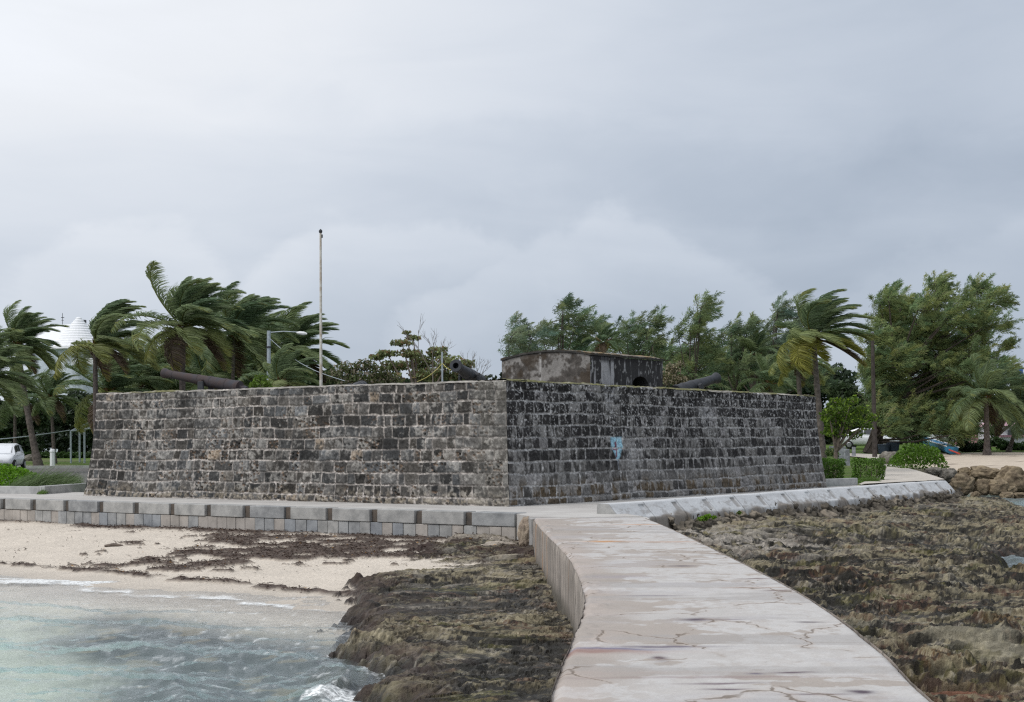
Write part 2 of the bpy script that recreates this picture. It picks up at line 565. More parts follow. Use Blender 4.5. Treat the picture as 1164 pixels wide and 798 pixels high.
def shore(x, y):
    """height and albedo of the foreshore (sand, coral rock, sea bed)"""
    x = np.asarray(x, float); y = np.asarray(y, float)
    dL = (x - A0[0]) * N_L[0] + (y - A0[1]) * N_L[1]
    aL = (x - A0[0]) * U_L[0] + (y - A0[1]) * U_L[1]
    dR = (x - AR[0]) * N_R[0] + (y - AR[1]) * N_R[1]
    # ---- sand
    sl = .43 / (8.2 + .0 * aL + 2.3 * np.clip(1 - aL / 12, -.3, 1))
    und = (fbm(x * .35, y * .35, 3, 3) - .5)
    sand = -.68 - sl * np.clip(dL, -1, 99) - .035 * np.clip(dL - 10, 0, 30) + und * .10
    sand += (fbm(x * 1.6, y * 1.6, 5, 3) - .5) * .03 + (fbm(x * 3.4, y * 3.4, 6, 3) - .5) * .045 * ss(dL, 8.5, 6)
    sand = np.maximum(sand, -2.3)
    # ---- rock
    warpx = (fbm(x * .7, y * .7, 21, 3) - .5) * 1.6; warpy = (fbm(x * .7, y * .7, 22, 3) - .5) * 1.6
    X = x + warpx; Y = y + warpy
    n1 = fbm(X * .30, Y * .42, 31, 3) - .5
    n2 = fbm(X * 1.05, Y * 1.5, 32, 4, .55, True) - .6
    n3 = fbm(X * 3.6, Y * 4.6, 33, 4, .6, True) - .6
    n4 = fbm(X * 14, Y * 14, 34, 3, .65) - .5
    c1, c2, _ = cell(X * 1.9, Y * 2.4, 41)
    pit = ss(.34 - c1, 0, .3) * (vn(X * .5, Y * .5, 44) > .45)
    c3, c4, _ = cell(X * 7, Y * 8, 42)
    pit2 = ss(.38 - c3, 0, .3)
    n5 = fbm(X * 9, Y * 11, 35, 3, .5) - .5
    rough = n1 * .46 + n2 * .24 + n3 * .085 + n5 * .05 + n4 * .018 - pit * .15 - pit2 * .045
    shelf = np.round((n1 * .46 + n2 * .22) / .085) * .085          # eroded ledges
    rough = rough * .62 + .38 * (shelf + n3 * .09 + n5 * .05 + n4 * .02)
    # left patch
    pad = (fbm(x * .8, y * .8, 51, 3) - .5) * 1.3 + (fbm(x * 3, y * 3, 52, 3) - .5) * .5
    sL = sdf(x, y, ROCK_L) + pad
    sL = sL + (fbm(x * 5, y * 5, 53, 3) - .5) * .35
    kL = ss(sL, -1.25, .95)
    rl = -.83 + .26 * ss(dL, 5.0, 1.5) + rough * .72
    rl = rl - rough * .72
    hl = -2.1 + (rl + 2.1) * kL + rough * .68 * np.clip(kL * 1.5, 0, 1)
    # right shelf
    right = ss(x - xl(np.clip(y, 5, 40)), .2, .9)
    near_wall = ss(dR, 5.5, .3)
    rr = -.80 + .30 * near_wall + (rough + n1 * .12 + n2 * .14) * (1.0 - .35 * near_wall)
    hole = np.exp(-(((x - 4.15) / .55) ** 2 + ((y - 15.2) / .55) ** 2)) * .38
    crest = np.exp(-(((x - 5.2) / 1.1) ** 2 + ((y - 17.3) / .7) ** 2)) * .22
    rr = rr - hole + crest
    p1 = sdf(x, y, POND1) + (fbm(x * 1.2, y * 1.2, 61, 3) - .5) * .9
    p2 = sdf(x, y, POND2) + (fbm(x * .5, y * .5, 62, 3) - .5) * 3.
    rr = rr - ss(p1, -.3, .5) * .75 - ss(p2, -1.5, 1.0) * .9
    rr = rr - ss(x - .36 * y, 0, 10) * .25 - ss(y - 57 - .0 * x, 0, 8) * ss(x, 13, 20) * .3
    hr = -2.1 + (rr + 2.1) * right
    sand = sand - right * 1.2
    rock = np.maximum(hl, hr)
    h = np.maximum(sand, rock)
    isrock = ss(rock - sand, -.015, .03)
    # under the land keep low
    sl_ = sdf(x, y, LAND)
    h = np.where(sl_ > .35, np.minimum(h, -.95), h)
    # ---------------- albedo
    cs = np.stack([np.full(x.shape, v) for v in (.60, .535, .455)], -1)
    cs *= (1 + .16 * (fbm(x * 1.3, y * 1.3, 71, 4) - .5))[..., None]
    wet = ss(h, -1.02, -1.10)
    cs *= (1 - .20 * wet * ss(h, -1.2, -1.12))[..., None]
    # weed on the sand: strand at the foot of the wall, band further out and flakes
    w1 = ss(.55 + (fbm(x * .8, y * .8, 72, 3) - .5) * 1.3 - dL, 0, .35)
    line = 7.05 + 1.3 * np.clip(1 - aL / 14, 0, 1) + (fbm(x * .4, y * .4, 73, 3) - .5) * .9
    w2 = ss(.25 - np.abs(dL - line) + (fbm(x * 3.3, y * 3.3, 74, 3) - .5) * .36, 0, .10)
    pile = np.exp(-(((aL - 3.8) / 4.6) ** 2)) * np.exp(-(((dL - 3.0) / 2.3) ** 2)) + .8 * np.exp(-(((aL - 4.5) / 2.0) ** 2)) * np.exp(-(((dL - 6.5) / 1.6) ** 2))
    w3 = ss(fbm(x * 1.5 + y * .4, y * 2.2, 75, 5, .6) - .80 + .44 * pile + .14 * np.exp(-((dL - 1.0) / 1.0) ** 2) * ss(aL, 16, 8), .0, .06)
    w3 = w3 * ss(dL, 9, 7)
    weed = np.clip(np.maximum(np.maximum(w1, w2 * ss(fbm(x * 1.4, y * 1.4, 76, 2), .35, .5)), w3), 0, 1) * (h > -1.08)
    weed = weed * (dL > -1)
    cw = np.stack([np.full(x.shape, v) for v in (.055, .034, .026)], -1) * (.6 + .9 * fbm(x * 9, y * 9, 77, 3))[..., None]
    cs = cs * (1 - weed[..., None] * .93) + cw * weed[..., None] * .93
    h = h + weed * (.03 + .05 * fbm(x * 5, y * 5, 78, 3)) * (1 - isrock)
    # rock colours
    t1 = fbm(X * .45, Y * .75, 81, 4, .55); t2 = fbm(X * 1.9, Y * 2.8, 82, 5, .62); t3 = fbm(X * .8, Y * 1.1, 83, 4, .6)
    t4 = fbm(X * 8, Y * 8, 84, 4, .7)
    t5 = fbm(x * 5.5, y * 8.5, 94, 5, .75)
    olive = np.array([.128, .108, .066]); dark = np.array([.022, .020, .016]); khaki = np.array([.26, .225, .145])
    rust = np.array([.155, .070, .042]); grey = np.array([.33, .30, .25]); slate = np.array([.10, .105, .10]); moss = np.array([.15, .14, .035])
    base = olive[None] * np.ones(x.shape + (1,))

    def mixin(c, k):
        nonlocal base
        k = np.clip(k, 0, 1)[..., None]
        base = base * (1 - k) + np.array(c) * k
    mixin(khaki, ss(t2, .49, .60) * ss(h, -1.02, -.72) * .85)
    mixin(slate, ss(t3, .52, .66) * .6)
    mixin(dark, ss(.53 - t1, .0, .10) * .9)
    mixin(dark * 1.3, ss(-(n2 + .5 * n1), .04, .14) * .65)
    mixin(np.array([.080, .062, .044]), ss(fbm(x * .35, y * .6, 95, 4, .55), .46, .60) * .7)
    mixin(dark, ss(.50 - t2, .0, .13) * .75)
    mixin(moss, ss(fbm(x * .9, y * 1.4, 85, 4), .60, .70) * .5)
    mixin(rust, ss(fbm(x * 1.1 + 5, y * 1.7, 86, 5, .65), .62, .70) * .5)
    mixin(np.array([.30, .20, .13]), ss(fbm(x * 1.5 + 9, y * 2.1, 87, 4, .6), .68, .74) * .45)
    mixin(grey, ss(t4 + .5 * (t2 - .5), .62, .74) * .55)
    mixin(khaki * 1.25, ss(t5 + .5 * (t1 - .5), .54, .61) * .7 * ss(h, -1.02, -.8))
    mixin(dark, ss(.47 - t5 - .35 * (t1 - .5), 0, .05) * .85)
    # pale dry rock by the right-hand wall
    pale = np.exp(-(((x - 5.0) / 2.2) ** 2 + ((y - 35.3) / 2.6) ** 2)) * 1.3
    mixin(np.array([.40, .36, .31]), pale * ss(t2, .40, .56))
    mixin(grey * .9, near_wall * ss(t2, .52, .62) * .5)
    mixin(dark, np.clip(pit * 1.0 + pit2 * .45, 0, 1) * .7)
    mixin(np.array([.08, .035, .022]), np.clip(hole * 4, 0, 1) * .8)
    mixin(rust, np.exp(-(((x - 4.0) / 1.5) ** 2 + ((y - 13.8) / 1.1) ** 2)) * ss(t2, .38, .6))
    mixin(np.array([.42, .38, .28]), np.clip(crest * 4.5, 0, 1) * ss(t2, .46, .60) * .6)
    # brown weed on the left patch's sea edge and its landward end
    edge = ss(1.5 - sL, 0, 1.0) * (x < 3) * (dL > 0)
    mixin(np.array([.060, .040, .032]), edge * (x < xl(np.clip(y, 9, 33))) * ss(fbm(x * 1.8, y * 2.4, 89, 4, .65), .34, .52) * .85)
    topw = np.exp(-((dL - 2.4) / 1.7) ** 2) * (x < 1.5) * ss(fbm(x * 1.2, y * 2.0, 88, 4, .6), .36, .52)
    mixin(np.array([.055, .034, .028]), topw * .85)
    gap = ss(dL, -.1, .3) * ss(.75 - dL, 0, .3) * (x < .5)
    mixin(np.array([.42, .37, .31]), gap * .7)
    base = base * (.28 + 1.1 * t4)[..., None]
    wetr = ss(h, -.92, -1.08)
    base = base * (1 - .45 * wetr)[..., None]
    # sea bed
    bed = ss(sdf(x, y, DARK_BED) + (fbm(x * .6, y * .6, 91, 4) - .5) * 2.4, -.9, .9) * ss(h, WATER_Z - .06, WATER_Z - .22) * (1 - isrock)
    bedc = np.array([.035, .035, .042]) * (.5 + 1.0 * fbm(x * 1.4, y * 1.4, 92, 4))[..., None]
    bedc = bedc + (np.array([.25, .16, .06]) * (ss(fbm(x * 2.2, y * 2.2, 93, 3), .62, .7) * .5)[..., None])
    cs = cs * (1 - bed[..., None]) + bedc * bed[..., None]
    col = cs * (1 - isrock[..., None]) + base * isrock[..., None]
    ro = .9 - .35 * isrock * ss(h, -.75, -1.0) - .3 * wet * (1 - isrock)
    return h, np.concatenate([np.clip(col, .004, .8), ro[..., None]], -1), isrock, weed, dL


def shore_h(x, y):
    h = shore(np.array([x]), np.array([y]))[0]
    return float(h[0])


# ---- foreshore mesh: sheet of rows that widen with distance so that far rows are not over-dense
def fan(name, s0, s1, ns, y0, y1, ny, power=1.0):
    s = np.linspace(s0, s1, ns)
    y = y0 * (y1 / y0) ** (np.linspace(0, 1, ny) ** power)
    Yg, Sg = np.meshgrid(y, s, indexing='ij')
    return Sg * Yg, Yg


Xs, Ys = fan('shore', -.48, .48, 1080, 8.6, 84.0, 1300)
H, Cc, isr, weed_, dL_ = shore(Xs, Ys)
shore_o = mesh_np('foreshore', np.stack([Xs, Ys, H], -1).reshape(-1, 3), grid_faces(*Xs.shape), M['rock'], colors=Cc.reshape(-1, 4), smooth=False)
tag(shore_o, kind='structure')
WD = WATER_Z - H     # depth, reused below

# ---- water
def build_water():
    X, Y = fan('w', -.60, .62, 760, 6.5, 130.0, 520)
    h, _, isr_, _, dl = shore(X, np.minimum(Y, 86))
    depth = WATER_Z - h
    # waves come in from the left front
    kx, ky = .35, .94
    ph = X * kx + Y * ky + (fbm(X * .25, Y * .25, 101, 3) - .5) * 5
    along = X * ky - Y * kx
    w = .075 * (1 - np.abs(np.sin(ph * 1.15 + (vn(along * .3, ph * .2, 102) - .5) * 3))) * 2
    w += .14 * (fbm(X * 1.0, Y * 2.2, 103, 4, .6, True) - .6)
    w += .11 * (fbm(X * 2.2 + Y * .5, Y * 5.2, 104, 4, .62, True) - .6)
    w += .03 * (fbm(X * 7, Y * 11, 105, 3, .6) - .5)
    amp = .25 + .75 * ss(depth, .02, .35)
    z = WATER_Z + (w - .01) * amp
    # foam: at the swash edge and broken streaks
    edge = ss(.013 - np.abs(depth - .002 + (fbm(X * 2, Y * 2, 106, 3) - .5) * .02), .0, .012)
    edge = edge * ss(fbm(X * 1.1, Y * 1.1, 107, 2), .30, .45) * (dl > 0)
    bx = G(70, 663, -1.1)
    brk = np.exp(-(((X - bx.x) / 3.6) ** 2)) * np.exp(-(((Y - bx.y - (X - bx.x) * -.28) / .75) ** 2))
    brk = ss(brk + (fbm(X * 2.2, Y * 5, 108, 4, .65) - .5) * 1.2, .62, .85)
    bx2 = G(168, 669, -1.1)
    brk2 = np.exp(-(((X - bx2.x) / 1.0) ** 2)) * np.exp(-(((Y - bx2.y) / .35) ** 2))
    brk2 = ss(brk2 + (fbm(X * 4, Y * 7, 109, 4, .65) - .5) * 1.2, .55, .8)
    bx3 = G(362, 792, -1.1)
    brk3 = np.exp(-(((X - bx3.x - .3) / .55) ** 2)) * np.exp(-(((Y - bx3.y + .5) / .7) ** 2))
    brk3 = ss(brk3 + (fbm(X * 4, Y * 6, 110, 4, .65) - .5) * 1.2, .60, .85)
    sL = sdf(X, Y, ROCK_L)
    fl = ss(fbm(X * 3.2, Y * 8, 111, 5, .7), .66, .74) * ss(sL, -4.5, -1.0) * .5
    capn = ss(w, .20, .25) * ss(fbm(X * 6, Y * 14, 112, 3, .6), .5, .68) * .5
    foam = np.clip(np.maximum.reduce([edge, brk, brk2, brk3, fl, capn]), 0, 1)
    milk = ss(depth, 0.0, .5)
    C = np.stack([foam, milk, sdf(X, Y, DARK_BED) > 0, foam], -1)
    m, T, b = material('sea_water')
    a = T.new('ShaderNodeVertexColor', layer_name='col')
    sp = T.new('ShaderNodeSeparateColor', inp={0: a.outputs[0]})
    g = T.new('ShaderNodeNewGeometry').outputs['Position']
    bump = T.new('ShaderNodeBump', inp={'Height': T.noise(T.scale_vec(g, (3, 8, 3)), 1., 4, .6), 'Strength': .8, 'Distance': .03})
    tr = T.new('ShaderNodeBsdfTransparent', inp={0: T.mixc(sp.outputs[1], (1, 1, 1, 1), (.87, .975, .965, 1))})
    df = T.new('ShaderNodeBsdfDiffuse', inp={0: (.70, .86, .84, 1), 'Normal': bump.outputs[0]})
    gl = T.new('ShaderNodeBsdfGlossy', inp={0: (.94, .97, 1, 1), 1: .22, 'Normal': bump.outputs[0]})
    fo = T.new('ShaderNodeBsdfDiffuse', inp={0: (.85, .87, .87, 1)})
    body = T.new('ShaderNodeMixShader', inp={0: T.math('MULTIPLY_ADD', sp.outputs[1], .07, .015), 1: tr.outputs[0], 2: df.outputs[0]})
    fr = T.new('ShaderNodeFresnel', inp={'IOR': 1.33, 'Normal': bump.outputs[0]})
    fk0 = T.math('MULTIPLY', T.math('MINIMUM', fr.outputs[0], .62), .62)
    s1 = T.new('ShaderNodeMixShader', inp={0: fk0, 1: body.outputs[0], 2: gl.outputs[0]})
    fk = T.math('MULTIPLY', sp.outputs[0], T.ss(T.noise(T.scale_vec(g, (14, 22, 14)), 1., 4, .7), .35, .6))
    fk = T.math('MAXIMUM', fk, T.math('MULTIPLY', sp.outputs[0], .35))
    s2 = T.new('ShaderNodeMixShader', inp={0: fk, 1: s1.outputs[0], 2: fo.outputs[0]})
    T.put(T.n['Material Output'].inputs[0], s2.outputs[0])
    T.n.remove(b)
    o = mesh_np('water', np.stack([X, Y, z], -1).reshape(-1, 3), grid_faces(*X.shape), m, colors=C, smooth=True) if False else \
        mesh_np('water', np.stack([X, Y, z], -1).reshape(-1, 3), grid_faces(*X.shape), m, colors=C.reshape(-1, 4), smooth=True)
    tag(o, kind='structure')


build_water()

# ---- open sea bed / far water beyond the detailed sheet (seen only from other positions)
bedm = MB(); bedm.add([(-1500, -1500, -2.6), (1500, -1500, -2.6), (1500, 3000, -2.6), (-1500, 3000, -2.6)], [(0, 1, 2, 3)])
tag(bedm.build('sea_bed', m_plain('sea_bed', (.3, .33, .3), .9)), kind='structure')

# ---- land
def build_ground():
    X, Y = fan('g', -1.4, 1.2, 520, 34.0, 1500.0, 330, 1.15)
    z = g_land(X, Y) - .03 + (fbm(X * .3, Y * .3, 121, 3) - .5) * .12 * ss(Y, 66, 90)
    s = sdf(X, Y, LAND)
    z = z - ss(-s, -1.9, -.1) * 3.0
    grass = np.array([.075, .125, .025]); sandc = np.array([.50, .43, .35]); dirt = np.array([.15, .13, .09])
    n = fbm(X * .25, Y * .25, 122, 4)
    c = grass[None, None] * (.8 + .5 * fbm(X * 1.5, Y * 1.5, 123, 3))[..., None]
    c = c * (1 - .45 * ss(n, .5, .7)[..., None]) + dirt * .45 * ss(n, .5, .7)[..., None]
    beach = [(19, 73), (21, 82), (22, 92), (24, 101), (30, 106), (60, 112), (200, 150), (200, 60), (60, 50), (27, 66)]
    k = ss(sdf(X, Y, beach) + (fbm(X * .4, Y * .4, 124, 3) - .5) * 4, -1, 1)[..., None]
    deb = ss(fbm(X * 1.6, Y * .9, 125, 4, .65), .66, .72)[..., None] * .75
    sc = sandc * (.88 + .25 * fbm(X * .9, Y * .9, 126, 4))[..., None]
    sc = sc * (1 - deb) + np.array([.12, .09, .07]) * deb
    c = c * (1 - k) + sc * k
    o = mesh_np('ground', np.stack([X, Y, z], -1).reshape(-1, 3), grid_faces(*X.shape), m_attr('ground', .95, .1, 3., .25, .02, 8.), colors=c.reshape(-1, 3), smooth=True)
    tag(o, kind='structure')


build_ground()

# ================================================================== the fort
FC = np.array([*G(579, 576).xy]); FL = np.array([*G(95, 563.5).xy]); FR = np.array([*G(940, 554).xy])
uL = (FL - FC) / np.linalg.norm(FL - FC); LL = np.linalg.norm(FL - FC)
uR = (FR - FC) / np.linalg.norm(FR - FC); LR = np.linalg.norm(FR - FC)
FH = 3.27
COURSE = [0, .19, .51, .83, 1.15, 1.47, 1.79, 2.11, 2.43, 2.75, 3.03, FH]


def inset(z):
    return .29 * (1 - (1 - np.clip(z / FH, 0, 1)) ** 1.7)


def wall_face(name, A, u, L, n_in, style, res, parent, seed, flip):
    nu = int(L / res); nz = int(FH / res)
    uu = np.linspace(0, L, nu); zz = np.linspace(0, FH, nz)
    Z, Uu = np.meshgrid(zz, uu, indexing='ij')
    # wavering joints
    zw = Z + (fbm(Uu * .5, Z * .5, seed, 3) - .5) * .10 + (fbm(Uu * 4, Z * 4, seed + 1, 3) - .5) * .055
    uw = Uu + (fbm(Uu * 3, Z * 3, seed + 2, 3) - .5) * .09
    cb = np.array(COURSE)
    ci = np.clip(np.searchsorted(cb, zw) - 1, 0, len(cb) - 2)
    dz = np.minimum(np.abs(zw - cb[ci]), np.abs(cb[ci + 1] - zw))
    r = np.random.default_rng(seed)
    du = np.full(Uu.shape, 9.); bid = np.zeros(Uu.shape, int); vloc = (zw - cb[ci]) / (cb[ci + 1] - cb[ci])
    pos = []
    lo, hi = ((.22, .62) if style == 'L' else (.26, .50))
    for c in range(len(cb) - 1):
        e = [-r.uniform(0, .4)]
        while e[-1] < L + 1: e.append(e[-1] + (r.uniform(lo, hi) if r.random() > .12 else r.uniform(hi, hi * 1.35)))
        e = np.array(e)
        m = ci == c
        k = np.clip(np.searchsorted(e, uw[m]) - 1, 0, len(e) - 2)
        du[m] = np.minimum(uw[m] - e[k], e[k + 1] - uw[m]); bid[m] = c * 1000 + k
    b1 = h2(bid, bid * 0 + 1, seed); b2 = h2(bid, bid * 0 + 2, seed); b3 = h2(bid, bid * 0 + 3, seed); b4 = h2(bid, bid * 0 + 4, seed)
    edge = np.minimum(du, dz)
    # joint between side-by-side blocks is often lost
    jw = .012 + .014 * fbm(Uu * 1.5, Z * 1.5, seed + 3, 2)
    seen_v = ss(fbm(Uu * 1.1, Z * 2.2, seed + 4, 3), .34, .54)
    seen_h = ss(fbm(Uu * .7, Z * 2.0, seed + 5, 3), .26, .48)
    mort = np.maximum(ss(jw - dz, -.010, .004) * (.35 + .65 * seen_h), ss(jw - du, -.010, .004) * (.25 + .75 * seen_v))
    n_hi = fbm(Uu * 9, Z * 9, seed + 6, 4, .6); n_md = fbm(Uu * 2.6, Z * 2.6, seed + 7, 4, .6); n_lo = fbm(Uu * .5, Z * .7, seed + 8, 4, .55)
    n_x = fbm(Uu * 22, Z * 22, seed + 9, 3, .6)
    streak = fbm(Uu * 6, Z * 2.2, seed + 10, 4, .6)
    c1, _, cid = cell(Uu * 7.5, Z * 9, seed + 11)
    z01 = Z / FH
    if style == 'L':
        pitted = (b2 > .62) * ss(z01, 1.0, .35) + (b2 > .9) * .8
    else:
        pitted = (b2 > .9) * .7
    pit = ss(.40 - c1, 0, .28) * np.clip(pitted, 0, 1) * ss(n_md, .38, .55)
    # relief
    bulge = ss(edge, .0, .045)
    disp = bulge * (.012 + .030 * b1) + (n_md - .5) * .05 * bulge + (n_hi - .5) * .050 * bulge + (n_x - .5) * .022 - pit * .055
    disp = disp - .012 * (1 - bulge) + (n_lo - .5) * .05
    endf = ss(Uu, 0, .12) * ss(L - Uu, 0, .12)
    disp = disp * (.25 + .75 * endf) * ss(FH - Z, -.02, .04) 
    # albedo
    if style == 'L':
        g0 = np.array([.102, .099, .095])
        tone = .40 + 1.25 * b1 ** 1.3
        C = g0 * tone[..., None]
        C = C * (.50 + 1.05 * n_md)[..., None]
        warmth = np.stack([1 + .14 * (b3 - .5), np.ones_like(b3), 1 - .16 * (b3 - .5)], -1); C = C * warmth
        lich = ss(n_hi + .7 * (n_md - .5) + .25 * (n_lo - .5) + .16 * (b4 - .5), .56, .72)
        C = C * (1 - .62 * lich[..., None]) + np.array([.34, .325, .30]) * .62 * lich[..., None]
        dk = ss(.44 - streak - .15 * (z01 < .5), 0, .12) * .5
        C = C * (1 - dk[..., None]) + np.array([.045, .043, .040]) * dk[..., None]
        big = ss(.47 - fbm(Uu * .7, Z * .8, seed + 14, 4), 0, .10) * .45
        C = C * (1 - big[..., None]) + np.array([.032, .031, .030]) * big[..., None]
        smear = ss(fbm(Uu * .45, Z * .9, seed + 12, 4), .57, .72) * ss(n_hi, .35, .6)
        C = C * (1 - .5 * smear[..., None]) + np.array([.30, .29, .275]) * .5 * smear[..., None]
        tan = ((b4 > .992) * .6 + (b4 < .008) * .5) * ss(n_hi, .3, .5)
        C = C * (1 - tan[..., None]) + np.array([.42, .33, .24]) * tan[..., None]
        pk = pit * (cid > .25) * .75
        C = C * (1 - pk[..., None]) + (np.array([.34, .24, .17]) if True else 0) * pk[..., None]
        pd = pit * (cid <= .35)
        C = C * (1 - .8 * pd[..., None]) + np.array([.03, .028, .025]) * .8 * pd[..., None]
        mc = np.array([.43, .395, .365])
        mk = np.clip(mort * (.48 + 1.0 * n_hi) * (.55 + .9 * ss(n_md, .35, .6)), 0, 1)
        low = ss(z01, .16, .02) * ss(n_hi, .45, .6) * .5
        C = C * (1 - low[..., None]) + np.array([.33, .28, .21]) * low[..., None]
        # quoin stones at the corner: paler, tight joints
        q = ss(Uu, 1.25, .9)
        C = C * (1 - .38 * q[..., None]) + np.array([.20, .19, .17]) * (.5 + n_hi)[..., None] * .38 * q[..., None]
        mk = mk * (1 - .55 * q)
    else:
        top = ss(z01, .25, .6)
        g0 = np.array([.115, .111, .107])
        C = g0 * (.45 + 1.1 * b1)[..., None] * (.55 + .9 * n_md)[..., None]
        brown = ss(z01, .24, .12) * (b3 > .4) * .8
        C = C * (1 - brown[..., None]) + np.array([.105, .078, .048]) * (.5 + n_hi)[..., None] * brown[..., None]
        # light runs from the joints above, dark algae lower in each block
        run = ss(streak + .22 * (vloc - .5) + .22 * (n_lo - .5) + .22 * (b3 - .5), .47, .66)
        lightc = np.array([.30, .295, .29])
        C = C * (1 - .55 * run[..., None]) + lightc * .55 * run[..., None]
        blk = ss(.55 - streak * .8 - .16 * (vloc - .4) + .50 * (b4 - .5) + .30 * (z01 - .45) - .45 * (n_lo - .5), .0, .12) * ss(z01, .16, .34)
        C = C * (1 - .86 * blk[..., None]) + np.array([.022, .021, .022]) * .86 * blk[..., None]
        crown = ss(z01, .86, .94) * ss(n_hi, .72, .50) * ss(streak, .66, .5)
        C = C * (1 - .9 * crown[..., None]) + np.array([.020, .019, .019]) * .9 * crown[..., None]
        spk = ss(n_x + .5 * (n_hi - .5), .66, .74) * ss(z01, .3, .8)
        C = C * (1 - .7 * spk[..., None]) + np.array([.42, .42, .42]) * .7 * spk[..., None]
        pale = (b4 > .93) * .6 * ss(n_hi, .3, .5)
        C = C * (1 - pale[..., None]) + np.array([.32, .31, .31]) * pale[..., None]
        mc = np.array([.42, .415, .41])
        mk = np.clip(mort * (.40 + .95 * n_hi), 0, 1) * (1 - .8 * crown)
        # wide pale water mark near the cap
        wm = np.exp(-((Uu - 5.05 - .6 * (1 - z01) * (n_md - .2)) / .28) ** 2) * ss(z01, .72, .9) * ss(n_hi, .35, .55)
        wm = wm + np.exp(-((Uu - 6.15) / .42) ** 2) * np.exp(-((Z - 1.15) / .62) ** 2) * ss(n_hi, .32, .5) * .55
        wm = wm + np.exp(-((Uu - 10.9) / .38) ** 2) * np.exp(-((Z - 2.55) / .28) ** 2) * ss(n_hi, .3, .5) * .9
        wm = np.clip(wm, 0, 1)
        C = C * (1 - .8 * wm[..., None]) + np.array([.40, .40, .41]) * .8 * wm[..., None]
        # sprayed shield with a cross
        pc = P(705.5, 508, 44.6)
        # solve the wall coordinate of the marking
        best = min(((abs((A[0] + uu_ * u[0]) / (A[1] + uu_ * u[1]) - (705.5 - 582) / F), uu_) for uu_ in np.arange(2, 12, .01)))[1]
        gx = (Uu - best) / .33; gy = (Z - 1.47) / .33
        wdt = np.where(gy > .1, 1.0, np.clip(1.0 - (.1 - gy) * .75, 0, 1))
        sh = ss(wdt - np.abs(gx), -.1, .15) * ss(gy, -1.15, -1.0) * ss(-gy, -1.05, -.92)
        shk = sh * .92
        C = C * (1 - shk[..., None]) + (np.array([.30, .52, .64]) * (.75 + .5 * n_hi)[..., None]) * shk[..., None]
        tr = ss(.030 - np.abs(Uu - best), -.02, .01) * (Z < 1.15) * (Z > .85)
        C = C * (1 - .6 * tr[..., None]) + np.array([.36, .38, .42]) * .6 * tr[..., None]
        cx = best - .085
        cr = np.maximum(ss(.030 - np.abs(Uu - cx), -.022, .006) * (np.abs(Z - 1.44) < .22), ss(.022 - np.abs(Z - 1.45), -.018, .006) * (np.abs(Uu - cx) < .15))
        C = C * (1 - .9 * cr[..., None]) + np.array([.16, .03, .05]) * .9 * cr[..., None]
    C = C * (1 - mk[..., None]) + mc * (.75 + .5 * n_x)[..., None] * mk[..., None]
    C = np.clip(C * (.50 + 1.0 * n_x)[..., None] * (.75 + .5 * n_hi)[..., None], .006, .75)
    ins = inset(Z) 
    pu = ins + (L - 2 * ins) * (Uu / L)
    X = A[0] + u[0] * pu + n_in[0] * (ins - disp); Y = A[1] + u[1] * pu + n_in[1] * (ins - disp)
    fc = grid_faces(nz, nu)
    if flip: fc = fc[:, ::-1]
    V = np.stack([X, Y, Z], -1).reshape(-1, 3)
    o = mesh_np(name, V, fc, M['wall'], None, C.reshape(-1, 3), smooth=True)
    keep(o, parent)
    return o


fort = thing('stone_fort', 'old square coral stone fort with sloping dark block walls beside the promenade', 'fort', (FC[0], FC[1], 0))
B_ = FC + uL * LL + uR * LR
wall_face('left_wall', FC, uL, LL, uR, 'L', .0200, fort, 201, False)
wall_face('right_wall', FC, uR, LR, uL, 'R', .0205, fort, 311, True)
wall_face('side_wall', FL, uR, LR, -uL, 'L', .06, fort, 401, False)
wall_face('rear_wall', FC + uR * LR, uL, LL, -uR, 'L', .06, fort, 501, True)


